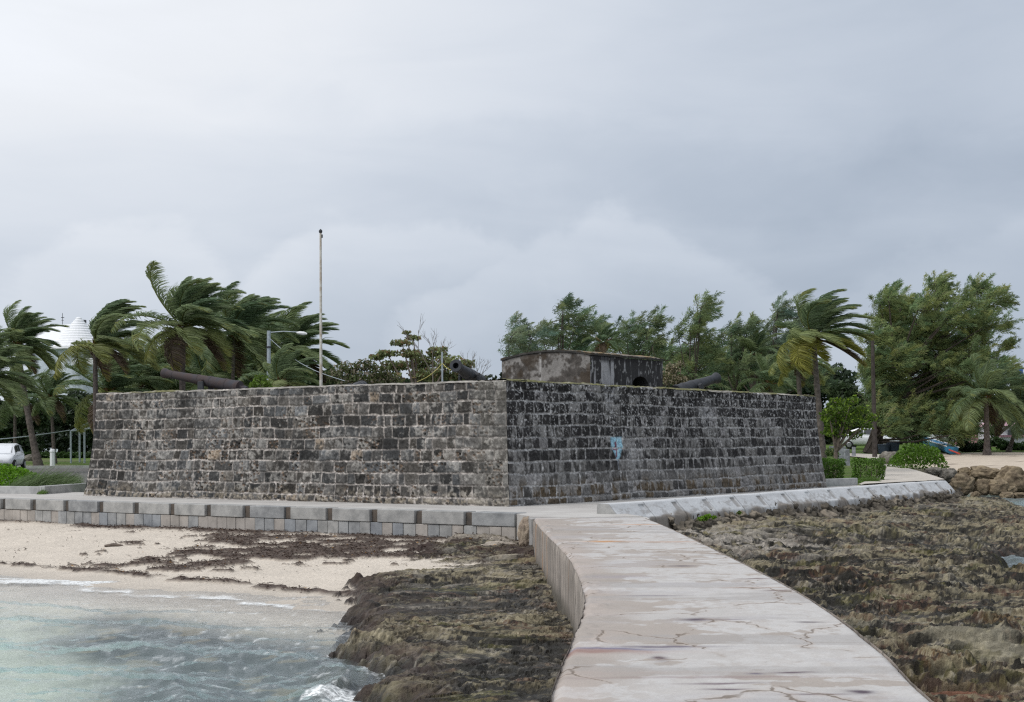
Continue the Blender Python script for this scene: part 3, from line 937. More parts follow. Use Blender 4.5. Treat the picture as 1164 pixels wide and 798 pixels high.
def build_parapet():
    it = .29
    L1, L2 = LL - 2 * it, LR - 2 * it
    A = FC + (uL + uR) * it
    # top ring, as a fine strip so that its outline can be uneven
    def top_ring():
        segs = [(A, uL, uR, L1), (A, uR, uL, L2), (A + uL * L1, uR, -uL, L2), (A + uR * L2, uL, -uR, L1)]
        allV, allF, allC = [], [], []
        off = 0
        for si, (a, u, n, L) in enumerate(segs):
            nu, nw = int(L / .05), 20
            U_, W_ = np.meshgrid(np.linspace(0, L, nu), np.linspace(-.03, .95, nw), indexing='ij')
            if si: U_ = np.clip(U_, 0, L)
            z = FH + .012 + (fbm(U_ * 1.2, W_ * 2 + si * 9, 601, 3) - .5) * .05 + (fbm(U_ * 7, W_ * 7, 602 + si, 3) - .5) * .03
            lipz = ss(W_, .05, -.03)
            moss = ss(fbm(U_ * .6, W_ * 1.5, 603 + si, 4, .6) + (.03 if si == 1 else -.20), .42, .52)
            z = z + moss * .035 * fbm(U_ * 6, W_ * 6, 604, 3) - lipz * .05 + si * .0022
            X = a[0] + u[0] * U_ + n[0] * W_; Y = a[1] + u[1] * U_ + n[1] * W_
            C = np.array([.33, .31, .28]) * (.5 + fbm(U_ * 3, W_ * 3, 605, 4))[..., None]
            C = C * (1 - moss[..., None]) + np.array([.16, .155, .075]) * moss[..., None] * (.5 + fbm(U_ * 8, W_ * 8, 606, 3))[..., None]
            allV.append(np.stack([X, Y, z], -1).reshape(-1, 3)); allC.append(C.reshape(-1, 3))
            allF.append(grid_faces(nu, nw) + off); off += nu * nw
        o = mesh_np('parapet_top', np.concatenate(allV), np.concatenate(allF), M['wall'], None, np.concatenate(allC), smooth=True)
        keep(o, fort)
    top_ring()
    mb = MB()
    i0, i1 = .93, .93
    q = [A + uL * i0 + uR * i0, A + uL * (L1 - i0) + uR * i0, A + uL * (L1 - i0) + uR * (L2 - i0), A + uL * i0 + uR * (L2 - i0)]
    dz = 2.35
    for k in range(4):
        a, b = q[k], q[(k + 1) % 4]
        mb.add([(a[0], a[1], dz), (b[0], b[1], dz), (b[0], b[1], FH), (a[0], a[1], FH)], [(0, 1, 2, 3)])
    mb.add([(p[0], p[1], dz) for p in q], [(0, 1, 2, 3)])
    o = mb.build('gun_deck', m_plain('gun_deck', (.3, .27, .23), .9, bump=.01)); keep(o, fort)


build_parapet()

# ================================================================== promenade, kerbs, road, path
m_conc = m_plain('promenade_concrete', (.50, .485, .46), .85, 0, .2, .1, .8, .004, c2=(.40, .38, .36))
mb = MB()
pe = A0 + U_L * 200
prom_front = [tuple(A0 - N_L * .2), tuple(A0 + np.array([.02, .0])), (.25, 34.6), (.42, 33.9), (1.4, 33.55), (2.9, 33.9), (2.6, 35.2)]
e1 = END + N_R * -.1
outline = [tuple(pe - N_L * .2), tuple(pe - N_L * 4.6), tuple(A0 + U_L * 18 - N_L * 5.4), tuple(FC + uL * 10 + uR * 3), tuple(FC + uL * 3 + uR * 12), tuple(FC + uR * LR + uL * .3),
           (13.2, 57.5), (14.0, 62.0), (16.0, 64.5), (16.9, 63.), (15.9, 57.0), tuple(END - N_R * .25), tuple(AR - N_R * .2 + U_R * 1.2)] + prom_front[::-1]
mb.prism([(float(a), float(b)) for a, b in outline], -.6, 0.0)
prom = mb.build('promenade_paving', m_conc)
tag(prom, kind='structure')


def ribbon(name, cl, cr, mat, lift=.02):
    """draped strip between two edge polylines"""
    mb = MB(); vs = []
    for a, b in zip(cl, cr):
        for t in np.linspace(0, 1, 5):
            x = a[0] + (b[0] - a[0]) * t; y = a[1] + (b[1] - a[1]) * t
            vs.append((x, y, gz(x, y) + lift))
    n = len(cl)
    mb.add(vs, [(i * 5 + k, i * 5 + k + 1, (i + 1) * 5 + k + 1, (i + 1) * 5 + k) for i in range(n - 1) for k in range(4)])
    return mb.build(name, mat)


EL = [GL(*p) for p in [(976, 552), (990, 546), (1003, 540), (1008, 533), (1000, 527), (985, 521.5), (960, 519), (935, 517)]]
ER = [GL(*p) for p in [(1074, 546.5), (1058, 541), (1042, 536), (1022, 531), (1012, 525), (1010, 518), (975, 516.5), (935, 515)]]
tag(ribbon('beach_path', EL, ER, m_plain('path_concrete', (.48, .44, .39), .85, 0, .2, .12, 1.2, .004), .06), kind='structure')

# road behind the fort on the left
mb = MB(); vs = []
xs = np.linspace(-70, 0, 30)
for x in xs:
    for y in (62.5, 72, 82, 92.5):
        vs.append((x, y, gz(x, y) + .012))
mb.add(vs, [(i * 4 + k, i * 4 + k + 1, (i + 1) * 4 + k + 1, (i + 1) * 4 + k) for i in range(29) for k in range(3)])
tag(mb.build('road', M['asphalt']), kind='structure')

m_kerb = m_plain('kerb_stone', (.46, .46, .45), .85, 0, .2, .2, 2.5, .006, c2=(.30, .30, .30))


def kerb(name, a, b, w, h, label, z=None):
    a, b = Vector(a), Vector(b); d = (b - a).to_2d(); n = Vector((-d.y, d.x)).normalized() * w
    m_ = MB()
    o_ = [(a.x, a.y), (b.x, b.y), (b.x + n.x, b.y + n.y), (a.x + n.x, a.y + n.y)]
    zb = gz(a.x, a.y) if z is None else z
    m_.prism(o_, zb - .15, zb + h)
    o = m_.build(name, m_kerb, bevel=.02)
    return tag(o, label, 'kerb', None)


kerb('road_kerb', (-70, 93), (-22.5, 93.4), .2, .16, 'pale stone kerb between the road and the lawn, behind the white bollard')
k1a, k1b = G(-60, 563.5), G(47, 561.8); k2a, k2b = G(49, 560.4), G(96, 556.5)
kerb('planter_kerb', (k1a.x - 12, k1a.y + 8.5), (k1b.x, k1b.y), .25, .25, 'grey stone kerb under the bright green shrubs, left of the grassy gap')
kerb('planter_kerb', (k1b.x + .12, k1b.y), (k2b.x + .8, k2b.y + .35), .25, .27, 'grey stone kerb running to the fort corner, right of the grassy gap')

# low retaining kerb at the fort's right-hand corner
kerb('retaining_kerb', (*G(939, 553).xy,), (*G(975, 551.5).xy,), .25, .27, 'low tan concrete kerb in front of the clipped hedges at the fort corner')

# ================================================================== pier
def build_pier():
    pier = thing('concrete_pier', 'long curved concrete walkway with cracked, stained pale surface leading to the fort', 'pier', (1.5, 12, 0))
    y = np.arange(-4, 33.32, .022); nv = 110
    a = smooth_edge(xl, y); b = smooth_edge(xr, y)
    # far end meets the promenade at a skew
    t = np.linspace(0, 1, nv)
    Yg = np.repeat(y[:, None], nv, 1); Tg = np.repeat(t[None], len(y), 0)
    chip = (fbm(y * 3, y * 0, 701, 4, .6) - .5) * .028; chip2 = (fbm(y * 3, y * 0 + 9, 702, 4, .6) - .5) * .022
    X = (a + chip)[:, None] * (1 - Tg) + (b + chip2)[:, None] * Tg
    ex = (X - a[:, None]); 
    z = .004 + (fbm(X * .8, Yg * .8, 703, 3) - .5) * .016 + (fbm(X * 7, Yg * 7, 704, 3) - .5) * .006
    rim = ss(.07 - ex, 0, .07) + ss(.05 - (b[:, None] - X), 0, .05)
    z = z - rim * .035
    lumps = ss(.22 - np.abs(ex - .10), 0, .15) * ss(fbm(X * 6, Yg * 6, 705, 3), .5, .7) * ss(np.sin(Yg * .5), -.6, .3)
    z = z + lumps * .018
    tan = np.array([.36, .322, .29]); white = np.array([.49, .478, .465]); grey = np.array([.33, .315, .305]); lil = np.array([.40, .385, .39])
    n1 = fbm(X * .8, Yg * 1.15, 711, 5, .62); n2 = fbm(X * 1.6, Yg * 1.6, 712, 5, .6); n3 = fbm(X * .35, Yg * 1.1, 713, 4, .6); n4 = fbm(X * 12, Yg * 12, 714, 3)
    C = tan * (.88 + .24 * n2)[..., None]
    # worn limewash, most of it gone along the left edge
    n6 = fbm(X * 4.5, Yg * 2.2, 719, 4, .65)
    lw = ss(n1 + .50 * (n2 - .5) + .30 * (n6 - .5) + .34 * (Tg - .50), .478, .525)
    lw = lw * (.55 + .45 * ss(fbm(X * 9, Yg * 5, 722, 4, .7), .40, .52))
    lw = np.maximum(lw * .9, ss(n3 + .3 * (n2 - .5) + .3 * (n6 - .5), .57, .60) * .7 * ss(Tg, .08, .3))
    C = C * (1 - lw[..., None]) + white * (.93 + .14 * n4)[..., None] * lw[..., None]
    gk = ss(fbm(X * .3, Yg * 1.3, 715, 4, .6), .55, .68) * .6
    C = C * (1 - gk[..., None]) + grey * gk[..., None]
    lk = ss(fbm(X * .4, Yg * .9, 716, 4, .6), .58, .7) * .4
    C = C * (1 - lk[..., None]) + lil * lk[..., None]
    pink = ss(.5 - ex, 0, .4) * .35 * ss(n2, .35, .55)
    C = C * (1 - pink[..., None]) + np.array([.44, .375, .34]) * pink[..., None]
    # stains (photo pixel, half widths in metres, colour, strength)
    st = [((762, 735), .30, .05, (.10, .08, .12), .7), ((705, 738), .42, .07, (.14, .14, .22), .7), ((680, 741), .5, .10, (.26, .15, .13), .6),
          ((790, 705), .13, .10, (.08, .06, .08), .8), ((820, 705), .22, .035, (.14, .12, .15), .5), ((749, 748), .05, .12, (.09, .06, .07), .9),
          ((820, 777), .22, .035, (.12, .08, .10), .7), ((827, 784), .12, .03, (.10, .07, .09), .85), ((857, 766), .05, .03, (.08, .07, .12), .8),
          ((925, 708), .13, .035, (.09, .07, .08), .8), ((904, 765), .12, .035, (.09, .06, .08), .85), ((925, 790), .16, .025, (.12, .09, .10), .8), ((978, 787), .09, .06, (.07, .05, .07), .9),
          ((860, 658), .16, .06, (.14, .10, .10), .8), ((885, 672), .15, .05, (.10, .06, .06), .8), ((870, 668), .4, .03, (.3, .2, .15), .6),
          ((687, 615.5), .30, .16, (.50, .25, .09), .8), ((702, 615.5), .3, .10, (.35, .22, .15), .6), ((765, 616), .40, .10, (.42, .24, .15), .6), ((735, 596.5), .5, .10, (.48, .28, .17), .7),
          ((776, 644), .2, .10, (.13, .11, .12), .7), ((746, 677), .3, .06, (.2, .18, .2), .6), ((700, 656), .5, .2, (.28, .26, .30), .35), ((655, 617), .25, .09, (.22, .18, .17), .5),
          ((800, 770), 1.0, .045, (.25, .19, .19), .45), ((700, 765), .8, .1, (.36, .31, .28), .5)]
    for (p, wx, wy, c, k) in st:
        q = G(*p); 
        dx = (X - q.x) / wx + (n2 - .5) * 1.5; dy = (Yg - q.y) / wy + (fbm(X * 5, Yg * 5, 717, 3) - .5) * 1.6
        m = np.clip(np.exp(-(dx * dx + dy * dy) * .8)[..., None] * k * 1.25, 0, .92)
        C = C * (1 - m) + np.array(c) * m
    # construction joints across the deck
    for py in (731.5, 620, 660, 594):
        jy = G(780, py).y
        d = np.abs(Yg - jy + (fbm(X * 3, X * 0, 718, 2) - .5) * .03)
        m = ss(.022 - d, 0, .012)
        z = z - m * .012
        C = C * (1 - .55 * m[..., None]) + np.array([.24, .21, .18]) * .55 * m[..., None]
    z = z - lw * 0
    m_, T, b_ = material('pier_deck')
    g = T.new('ShaderNodeNewGeometry').outputs['Position']
    at = T.new('ShaderNodeVertexColor', layer_name='col').outputs[0]
    wp = T.new('ShaderNodeTexNoise', inp={'Scale': 2.2, 'Detail': 4., 'Roughness': .6}); T.put(wp.inputs['Vector'], g)
    wv = T.new('ShaderNodeVectorMath', operation='MULTIPLY_ADD'); T.put(wv.inputs[0], wp.outputs['Color']); wv.inputs[1].default_value = (.5, .5, 0); T.put(wv.inputs[2], g)
    flat = T.scale_vec(wv.outputs[0], (1, .62, 0))
    vo = T.new('ShaderNodeTexVoronoi', feature='DISTANCE_TO_EDGE', inp={'Scale': .95}); T.put(vo.inputs['Vector'], flat)
    crack = T.ss(vo.outputs['Distance'], .014, .003)
    msk = T.ss(T.noise(g, .9, 3, .5), .46, .56)
    crack = T.math('MULTIPLY', crack, msk)
    halo = T.math('MULTIPLY', T.ss(vo.outputs['Distance'], .06, .0), T.math('MULTIPLY', msk, .35))
    fine = T.math('MULTIPLY_ADD', T.noise(g, 45, 6, .75), .60, .70)
    col = T.mixc(1., at, T.new('ShaderNodeCombineColor', inp={0: fine, 1: fine, 2: fine}).outputs[0], 'MULTIPLY')
    col = T.mixc(halo, col, (.42, .35, .30))
    col = T.mixc(T.math('MULTIPLY', crack, .8), col, (.15, .12, .095))
    T.put(b_.inputs['Base Color'], col)
    b_.inputs['Roughness'].default_value = .92; b_.inputs['Specular IOR Level'].default_value = .12
    hgt = T.math('MULTIPLY_ADD', crack, -1.5, T.noise(g, 35, 5, .65))
    bp = T.new('ShaderNodeBump', inp={'Height': hgt, 'Strength': .5, 'Distance': .006}); T.put(b_.inputs['Normal'], bp.outputs[0])
    V = np.stack([X, Yg, z], -1).reshape(-1, 3)
    o = mesh_np('deck', V, grid_faces(len(y), nv), m_, None, C.reshape(-1, 3), smooth=True); keep(o, pier)
    # sides
    def side(name, edge, sgn, seed):
        yy = np.arange(-4, 33.32, .035); zz = np.linspace(-1.5, -.005, 46)
        Zg, Y2 = np.meshgrid(zz, yy, indexing='ij')
        e = smooth_edge(edge, Y2)
        ch = (fbm(Y2 * 3, Y2 * 0 + (0 if sgn < 0 else 9), 701 if sgn < 0 else 702, 4, .6) - .5) * (.028 if sgn < 0 else .022)
        e = e + ch * ss(Zg, -.3, 0)
        dsp = (fbm(Y2 * 2, Zg * 2, seed, 4) - .5) * .03 + ss(Zg, -.6, -1.3) * (fbm(Y2 * 4, Zg * 4, seed + 1, 3)) * .10
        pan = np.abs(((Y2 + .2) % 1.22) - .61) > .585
        C = np.array([.33, .29, .255])[None, None] * (.75 + .5 * fbm(Y2 * 1.2, Zg * 1.2, seed + 2, 4))[..., None]
        pv = h2(np.floor((Y2 + .2 - .61) / 1.22).astype(int), 0 * np.floor(Y2).astype(int), seed)
        C = C * (.82 + .36 * pv)[..., None]
        run = ss(fbm(Y2 * 7, Zg * .9, seed + 3, 4, .6), .54, .66) * .6
        C = C * (1 - run[..., None]) + np.array([.13, .12, .11]) * run[..., None]
        ru = (np.exp(-((Y2 - 28.3) / .16) ** 2) + .8 * np.exp(-((Y2 - 27.0) / .10) ** 2) + .7 * np.exp(-((Y2 - 30.9) / .2) ** 2) + .6 * np.exp(-((Y2 - 21.5) / .06) ** 2)) * ss(fbm(Y2 * 5, Zg * 1.5, seed + 4, 3), .25, .5)
        ru = np.clip(ru, 0, 1) * .75
        C = C * (1 - ru[..., None]) + np.array([.42, .22, .10]) * ru[..., None]
        low = ss(Zg, -.55, -.85)[..., None] * .8
        C = C * (1 - low) + np.array([.06, .055, .04]) * low
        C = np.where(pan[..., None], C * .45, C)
        X2 = e + sgn * ((dsp + np.where(pan, -.02, 0) + .012) * ss(-Zg, .0, .10) + .0015)
        fc = grid_faces(len(zz), len(yy))
        if sgn > 0: fc = fc[:, ::-1]
        o = mesh_np(name, np.stack([X2, Y2, Zg], -1).reshape(-1, 3), fc, m_attr(name + '_concrete', .85, .2, 18, .3, .006, 40), None, C.reshape(-1, 3), smooth=True)
        keep(o, pier)
    side('side_wall', xl, -1, 721); side('side_wall', xr, 1, 731)
    # abutment at the landward end
    f = MB(); p0 = G(603, 590); 
    f.prism([(.42, 33.2), (.95, 33.2), (.95, 34.4), (.30, 34.4)], -1.2, -.012)
    o = f.build('abutment', m_plain('abutment', (.30, .29, .28), .85, 0, .2, .3, 3, .01), bevel=.02); keep(o, pier)
    f2 = MB(); f2.prism([(.95, 33.26), (3.0, 33.26), (3.0, 34.2), (.95, 34.2)], -1.2, -.03)
    o = f2.build('footing', m_conc); keep(o, pier)


build_pier()

# ================================================================== seawalls
m_block = m_plain('seawall_block', (.42, .415, .40), .85, 0, .2, .2, 2.6, .012, c2=(.25, .25, .245))
m_block2 = m_plain('seawall_block_grey', (.36, .365, .365), .85, 0, .2, .2, 2.6, .012, c2=(.20, .205, .21))
m_stain_shade = m_plain('stained_shaded_filler', (.135, .11, .09), .9, 0, .2, .2, 4, .006, c2=(.07, .065, .06))  # dark colour holds stain plus painted-in shade of the recesses between caps


def seawall_left():
    t = thing('block_seawall', 'grey precast block seawall with stepped cap blocks above the sandy beach', 'seawall', (*A0, 0))
    rz = math.atan2(U_L[1], U_L[0])
    Mx = Matrix.Rotation(rz, 3, 'Z')
    nrm = Vector((N_L[0], N_L[1], 0))

    def bx(mb, s, ln, out0, out1, z0, z1):
        """box from s to s+ln along the wall, from out0 (landward) to out1 (seaward)"""
        c = Vector((*(A0 + U_L * (s + ln / 2) + N_L * (out0 + out1) / 2), (z0 + z1) / 2))
        mb.box(c, (ln, out1 - out0, z1 - z0), M=Mx)
    r = random.Random(5)
    s = 0.0; i = 0
    while s < 34:
        L = 1.22 + r.uniform(-.05, .05)
        m_ = MB(); bx(m_, s, L, -.45, .050 + r.uniform(-.015, .015), -.30, .012 + r.uniform(-.006, .006))
        o = m_.build('cap_block', m_block if i % 5 else m_block2, bevel=.018); keep(o, t)
        if i == 0:
            pass
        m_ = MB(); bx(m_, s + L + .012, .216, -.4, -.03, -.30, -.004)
        o = m_.build('recess_block', m_stain_shade, bevel=.01); keep(o, t)
        s += L + .24; i += 1
    mats = [m_block, m_block2, m_plain('seawall_block_tan', (.37, .34, .31), .85, 0, .2, .2, 2, .008), m_plain('seawall_block_blue', (.33, .345, .36), .85, 0, .2, .2, 2, .008, c2=(.2, .21, .225))]
    s = .0; k = 0
    while s < 34:
        m_ = MB(); L = .36 + r.uniform(-.03, .03)
        bx(m_, s, L - .016, -.3, .03 + r.uniform(-.008, .01), -.70, -.312)
        o = m_.build('face_block', r.choice(mats), bevel=.010); keep(o, t)
        s += L; k += 1
    m_ = MB(); bx(m_, .02, 34, -.4, -.02, -1.4, -.32); bx(m_, .02, 34, -.3, .0, -1.4, -.72)
    o = m_.build('footing', m_stain_shade); keep(o, t)


seawall_left()


def seawall_right():
    t = thing('barrier_seawall', 'whitewashed sloping concrete seawall on a rubble footing below the fort', 'seawall', (*AR, 0))
    Ltot = np.linalg.norm(END - AR)
    # pale sloping face, one long skin with scored joints, mottled
    ns = int(Ltot / .035); prof_t = np.linspace(0, 1, 46)
    S, Q = np.meshgrid(np.linspace(0, Ltot, ns), prof_t, indexing='ij')
    # profile: inner foot -> top -> outer slope -> foot
    po = np.interp(Q, [0, .12, .15, .34, .37, .92, 1.0], [-.30, -.30, -.28, .0, .03, .36, .40])
    pz = np.interp(Q, [0, .12, .15, .34, .37, .92, 1.0], [-.3, .20, .235, .235, .215, -.13, -.42])
    dip = (fbm(S * .5, S * 0, 801, 3) - .5) * .10
    botn = ss(Q, .8, 1) * (fbm(S * 2.2, Q * 2, 802, 4, .6) - .5) * .16
    mod = (S % 1.62) / 1.62
    kk = np.floor(S / 1.62).astype(int)
    step = (h2(kk, kk * 0, 803) - .5) * .035
    slot = ((mod > .80) & (mod < .955)) * ss(Q, .42, .46) * ss(Q, .86, .80)
    joint = np.minimum(mod, 1 - mod) < .012
    disp = step - slot * .035 - joint * .02 + (fbm(S * 3, Q * 3, 804, 4) - .5) * .02
    po = po + disp * ss(Q, .3, .5) ; pz = pz + dip * .25 + step * .5 * ss(Q, 0, .2) + botn
    X = AR[0] + U_R[0] * S + N_R[0] * po; Y = AR[1] + U_R[1] * S + N_R[1] * po
    C = np.array([.53, .54, .55])[None, None] * (.85 + .3 * fbm(S * 1.2, Q * 4, 805, 4))[..., None]
    dr = ss(fbm(S * 3.5, Q * 6, 806, 5, .7), .53, .66) * .55 * ss(Q, .3, .6)
    C = C * (1 - dr[..., None]) + np.array([.27, .255, .24]) * dr[..., None]
    tanb = ss(Q + (fbm(S * 1.5, Q * 2, 807, 3) - .5) * .5, .80, .95) * .8
    C = C * (1 - tanb[..., None]) + np.array([.16, .13, .10]) * tanb[..., None]
    sc = slot[..., None] * .7 * (h2(kk, kk * 0, 808)[..., None] > .3)
    C = C * (1 - sc) + np.array([.27, .255, .24]) * sc
    C = C * np.where(joint, .5, 1)[..., None]
    C = C * (1 - .35 * (ss(Q, .36, .2) * 0)[..., None])
    m_ = m_attr('whitewashed_concrete', .85, .2, 16, .25, .006, 40)
    fc = grid_faces(ns, len(prof_t))
    o = mesh_np('sloping_face', np.stack([X, Y, pz], -1).reshape(-1, 3), fc[:, ::-1], m_, None, C.reshape(-1, 3), smooth=True); keep(o, t)
    # end caps
    for s_, fl in ((0, 1), (Ltot, -1)):
        i = 0 if fl == 1 else ns - 1
        pts = [(float(X[i, j]), float(Y[i, j]), float(pz[i, j])) for j in range(0, 46)]
        mbb = MB(); mbb.add(pts, [tuple(range(46))])
        o = mbb.build('end_face', m_block); keep(o, t)
    # rubble footing
    S, Q = np.meshgrid(np.linspace(2.2, Ltot + .9, int(Ltot / .028)), np.linspace(0, 1, 64), indexing='ij')
    c1, c2, cid = cell(S * 2.6 + (fbm(S * 2, Q * 2, 817, 3) - .5) * 1.4, Q * 3.4 + (fbm(S * 2, Q * 2, 818, 3) - .5) * 1.4, 811)
    stone = ss(c2 - c1, .02, .35)
    po = .20 + Q * (.75 + .3 * fbm(S * .6, S * 0, 812, 3)) + (stone - .5) * .07 + (fbm(S * 3, Q * 4, 813, 5, .6) - .5) * .34
    pz = -.10 - Q * .80 + (stone - .5) * .05 + (fbm(S * 4, Q * 5, 819, 4, .6) - .5) * .18 + (fbm(S * 1.1, Q, 814, 3) - .5) * .2 * ss(Q, 0, .3)
    X = AR[0] + U_R[0] * S + N_R[0] * po; Y = AR[1] + U_R[1] * S + N_R[1] * po
    C = np.array([.115, .10, .08])[None, None] * (.5 + .8 * cid)[..., None] * (.45 + .7 * stone)[..., None] ** .5 * (.6 + .8 * fbm(S * 6, Q * 6, 815, 3))[..., None]
    lt = ss(fbm(S * .8, Q * 2, 816, 3), .55, .68)[..., None] * .6
    C = C * (1 - lt) + np.array([.33, .28, .22]) * lt * stone[..., None]
    o = mesh_np('rubble_footing', np.stack([X, Y, pz], -1).reshape(-1, 3), grid_faces(*S.shape)[:, ::-1], M['wall'], None, np.clip(C, .01, .6).reshape(-1, 3), smooth=True); keep(o, t)
    # return at the far end
    mbb = MB()
    b0 = END - N_R * .28; b1 = b0 + np.array([1.9, 8.5])
    w = np.array([.35, -.1])
    q = [(*b0, 0), (*b1, 0)]
    mbb.prism([tuple(b0), tuple(b0 + N_R * .5), tuple(b1 + w), tuple(b1)], -1.3, .02)
    o = mbb.build('return_kerb', m_block, bevel=.02); keep(o, t)


seawall_right()
# ================================================================== guardhouse on the gun deck
def guardhouse():
    c0 = P(671, 404, 46.0); base = 2.35; top = 4.265
    A = np.array([c0.x, c0.y]); LG, LS = 3.28, 4.25
    t = thing('guardhouse', 'small weathered stone guardhouse with low curved roof standing on the fort', 'guardhouse', (A[0], A[1], base))

    def roofz(s):     # s along the gable wall 0..LG
        q = s / LG
        return top + .20 * np.clip(1 - ((q - .47) / .53) ** 2, 0, 1) - .02 * q

    # gable wall (faces the left front)
    nu, nv = 170, 110
    Uu, Vv = np.meshgrid(np.linspace(0, LG, nu), np.linspace(0, 1, nv), indexing='ij')
    Z = base + (roofz(Uu) - base) * Vv
    d = (fbm(Uu * 2.5, Z * 2.5, 901, 4) - .5) * .05
    n = fbm(Uu * 2.2, Z * 2.2, 902, 5, .6); n2 = fbm(Uu * 7, Z * 7, 903, 4, .6)
    C = np.array([.11, .10, .092])[None, None] * (.3 + 1.2 * n2)[..., None] * (.5 + n)[..., None]
    k = ss(n + .4 * (n2 - .5), .50, .62)[..., None] * .65; C = C * (1 - k) + np.array([.30, .29, .28]) * k
    k = ss(.50 - fbm(Uu * 1.6, Z * 1.2, 904, 5, .65), 0, .08)[..., None] * .7; C = C * (1 - k) + np.array([.06, .045, .032]) * k
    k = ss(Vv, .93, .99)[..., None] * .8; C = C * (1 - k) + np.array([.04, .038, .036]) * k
    k = (np.exp(-((Uu - 1.82) / .04) ** 2) * (n2 > .42))[..., None] * .6; C = C * (1 - k) + np.array([.5, .49, .48]) * k
    X = A[0] + uL[0] * Uu - uR[0] * d; Y = A[1] + uL[1] * Uu - uR[1] * d
    keep(mesh_np('gable_wall', np.stack([X, Y, Z], -1).reshape(-1, 3), grid_faces(nu, nv), M['wall'], None, C.reshape(-1, 3), smooth=True), t)
    # long wall with the arched opening
    sa = 2.88; hw = .46; sp = P(731, 437.5, 46 + sa * uR[1]).z; r_ = .26
    Uu, Vv = np.meshgrid(np.linspace(0, LS, 300), np.linspace(base, top - .0, 130), indexing='ij')
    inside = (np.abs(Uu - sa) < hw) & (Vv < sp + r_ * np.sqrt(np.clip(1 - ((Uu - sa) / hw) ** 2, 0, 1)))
    st = fbm(Uu * 7, Vv * .9, 911, 4, .6); n2 = fbm(Uu * 8, Vv * 8, 912, 3)
    C = np.array([.33, .33, .345])[None, None] * (.6 + .7 * st)[..., None]
    lo = fbm(Uu * .9, Vv * .5, 913, 3)
    k = ss(.56 - st + .25 * ss(Uu, 1.3, 2.4) - .1 * ss(Uu, 3.4, 3.8), 0, .12)[..., None] * .92
    C = C * (1 - k) + np.array([.022, .021, .022]) * k
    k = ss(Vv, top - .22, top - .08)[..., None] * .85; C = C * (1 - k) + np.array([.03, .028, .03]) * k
    k = ss(n2, .66, .74)[..., None] * .5; C = C * (1 - k) + np.array([.4, .4, .4]) * k
    d = (fbm(Uu * 2, Vv * 2, 914, 4) - .5) * .035 - inside * .5
    X = A[0] + uR[0] * Uu - uL[0] * d; Y = A[1] + uR[1] * Uu - uL[1] * d
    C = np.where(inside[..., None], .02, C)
    keep(mesh_np('long_wall', np.stack([X, Y, Vv], -1).reshape(-1, 3), grid_faces(300, 130), M['wall'], None, C.reshape(-1, 3), smooth=False), t)
    mb = MB()
    B = A + uL * LG; C2 = A + uR * LS; D = B + uR * LS
    mb.add([(B[0], B[1], base), (D[0], D[1], base), (D[0], D[1], top), (B[0], B[1], top)], [(0, 1, 2, 3)])
    mb.add([(C2[0], C2[1], base), (D[0], D[1], base), (D[0], D[1], top), (C2[0], C2[1], top)], [(0, 1, 2, 3)])
    keep(mb.build('rear_wall', M['bark']), t)
    # roof, slightly overhanging
    Uu, Vv = np.meshgrid(np.linspace(-.03, LG + .03, 140), np.linspace(-.03, LS + .04, 150), indexing='ij')
    vs, cs, fs = [], [], []
    n = fbm(Uu * 3, Vv * 3, 921, 4, .6)
    zt = roofz(np.clip(Uu, 0, LG)) + .02 + (n - .5) * .05 + .03 * fbm(Uu * 9, Vv * 9, 922, 3)
    C = np.array([.16, .145, .125])[None, None] * (.5 + n)[..., None]
    k = ss(n, .52, .62)[..., None]; C = C * (1 - k) + np.array([.30, .22, .13]) * k * .8
    k = ss(fbm(Uu * 5, Vv * 5, 923, 3), .62, .7)[..., None]; C = C * (1 - k) + np.array([.25, .24, .21]) * k
    X = A[0] + uL[0] * Uu + uR[0] * Vv; Y = A[1] + uL[1] * Uu + uR[1] * Vv
    nr, nc = Uu.shape
    V1 = np.stack([X, Y, zt], -1).reshape(-1, 3); V2 = np.stack([X, Y, zt * 0 + roofz(np.clip(Uu, 0, LG)) - .03], -1).reshape(-1, 3)
    ed = np.concatenate([np.arange(nc), np.arange(1, nr) * nc + nc - 1, (nr - 1) * nc + np.arange(nc - 2, -1, -1), np.arange(nr - 2, 0, -1) * nc])
    e2 = np.roll(ed, -1); N_ = nr * nc
    sk = np.stack([ed, e2, e2 + N_, ed + N_], -1)
    f = np.concatenate([grid_faces(nr, nc), grid_faces(nr, nc) + N_, sk])
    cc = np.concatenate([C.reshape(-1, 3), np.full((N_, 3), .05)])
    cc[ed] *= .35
    keep(mesh_np('roof', np.concatenate([V1, V2]), f, M['wall'], None, cc, smooth=False), t)


guardhouse()

# ================================================================== cannons
m_rust = m_plain('rusty_iron', (.060, .042, .040), .75, 0, .3, .3, 3.2, .006, c2=(.045, .045, .055))


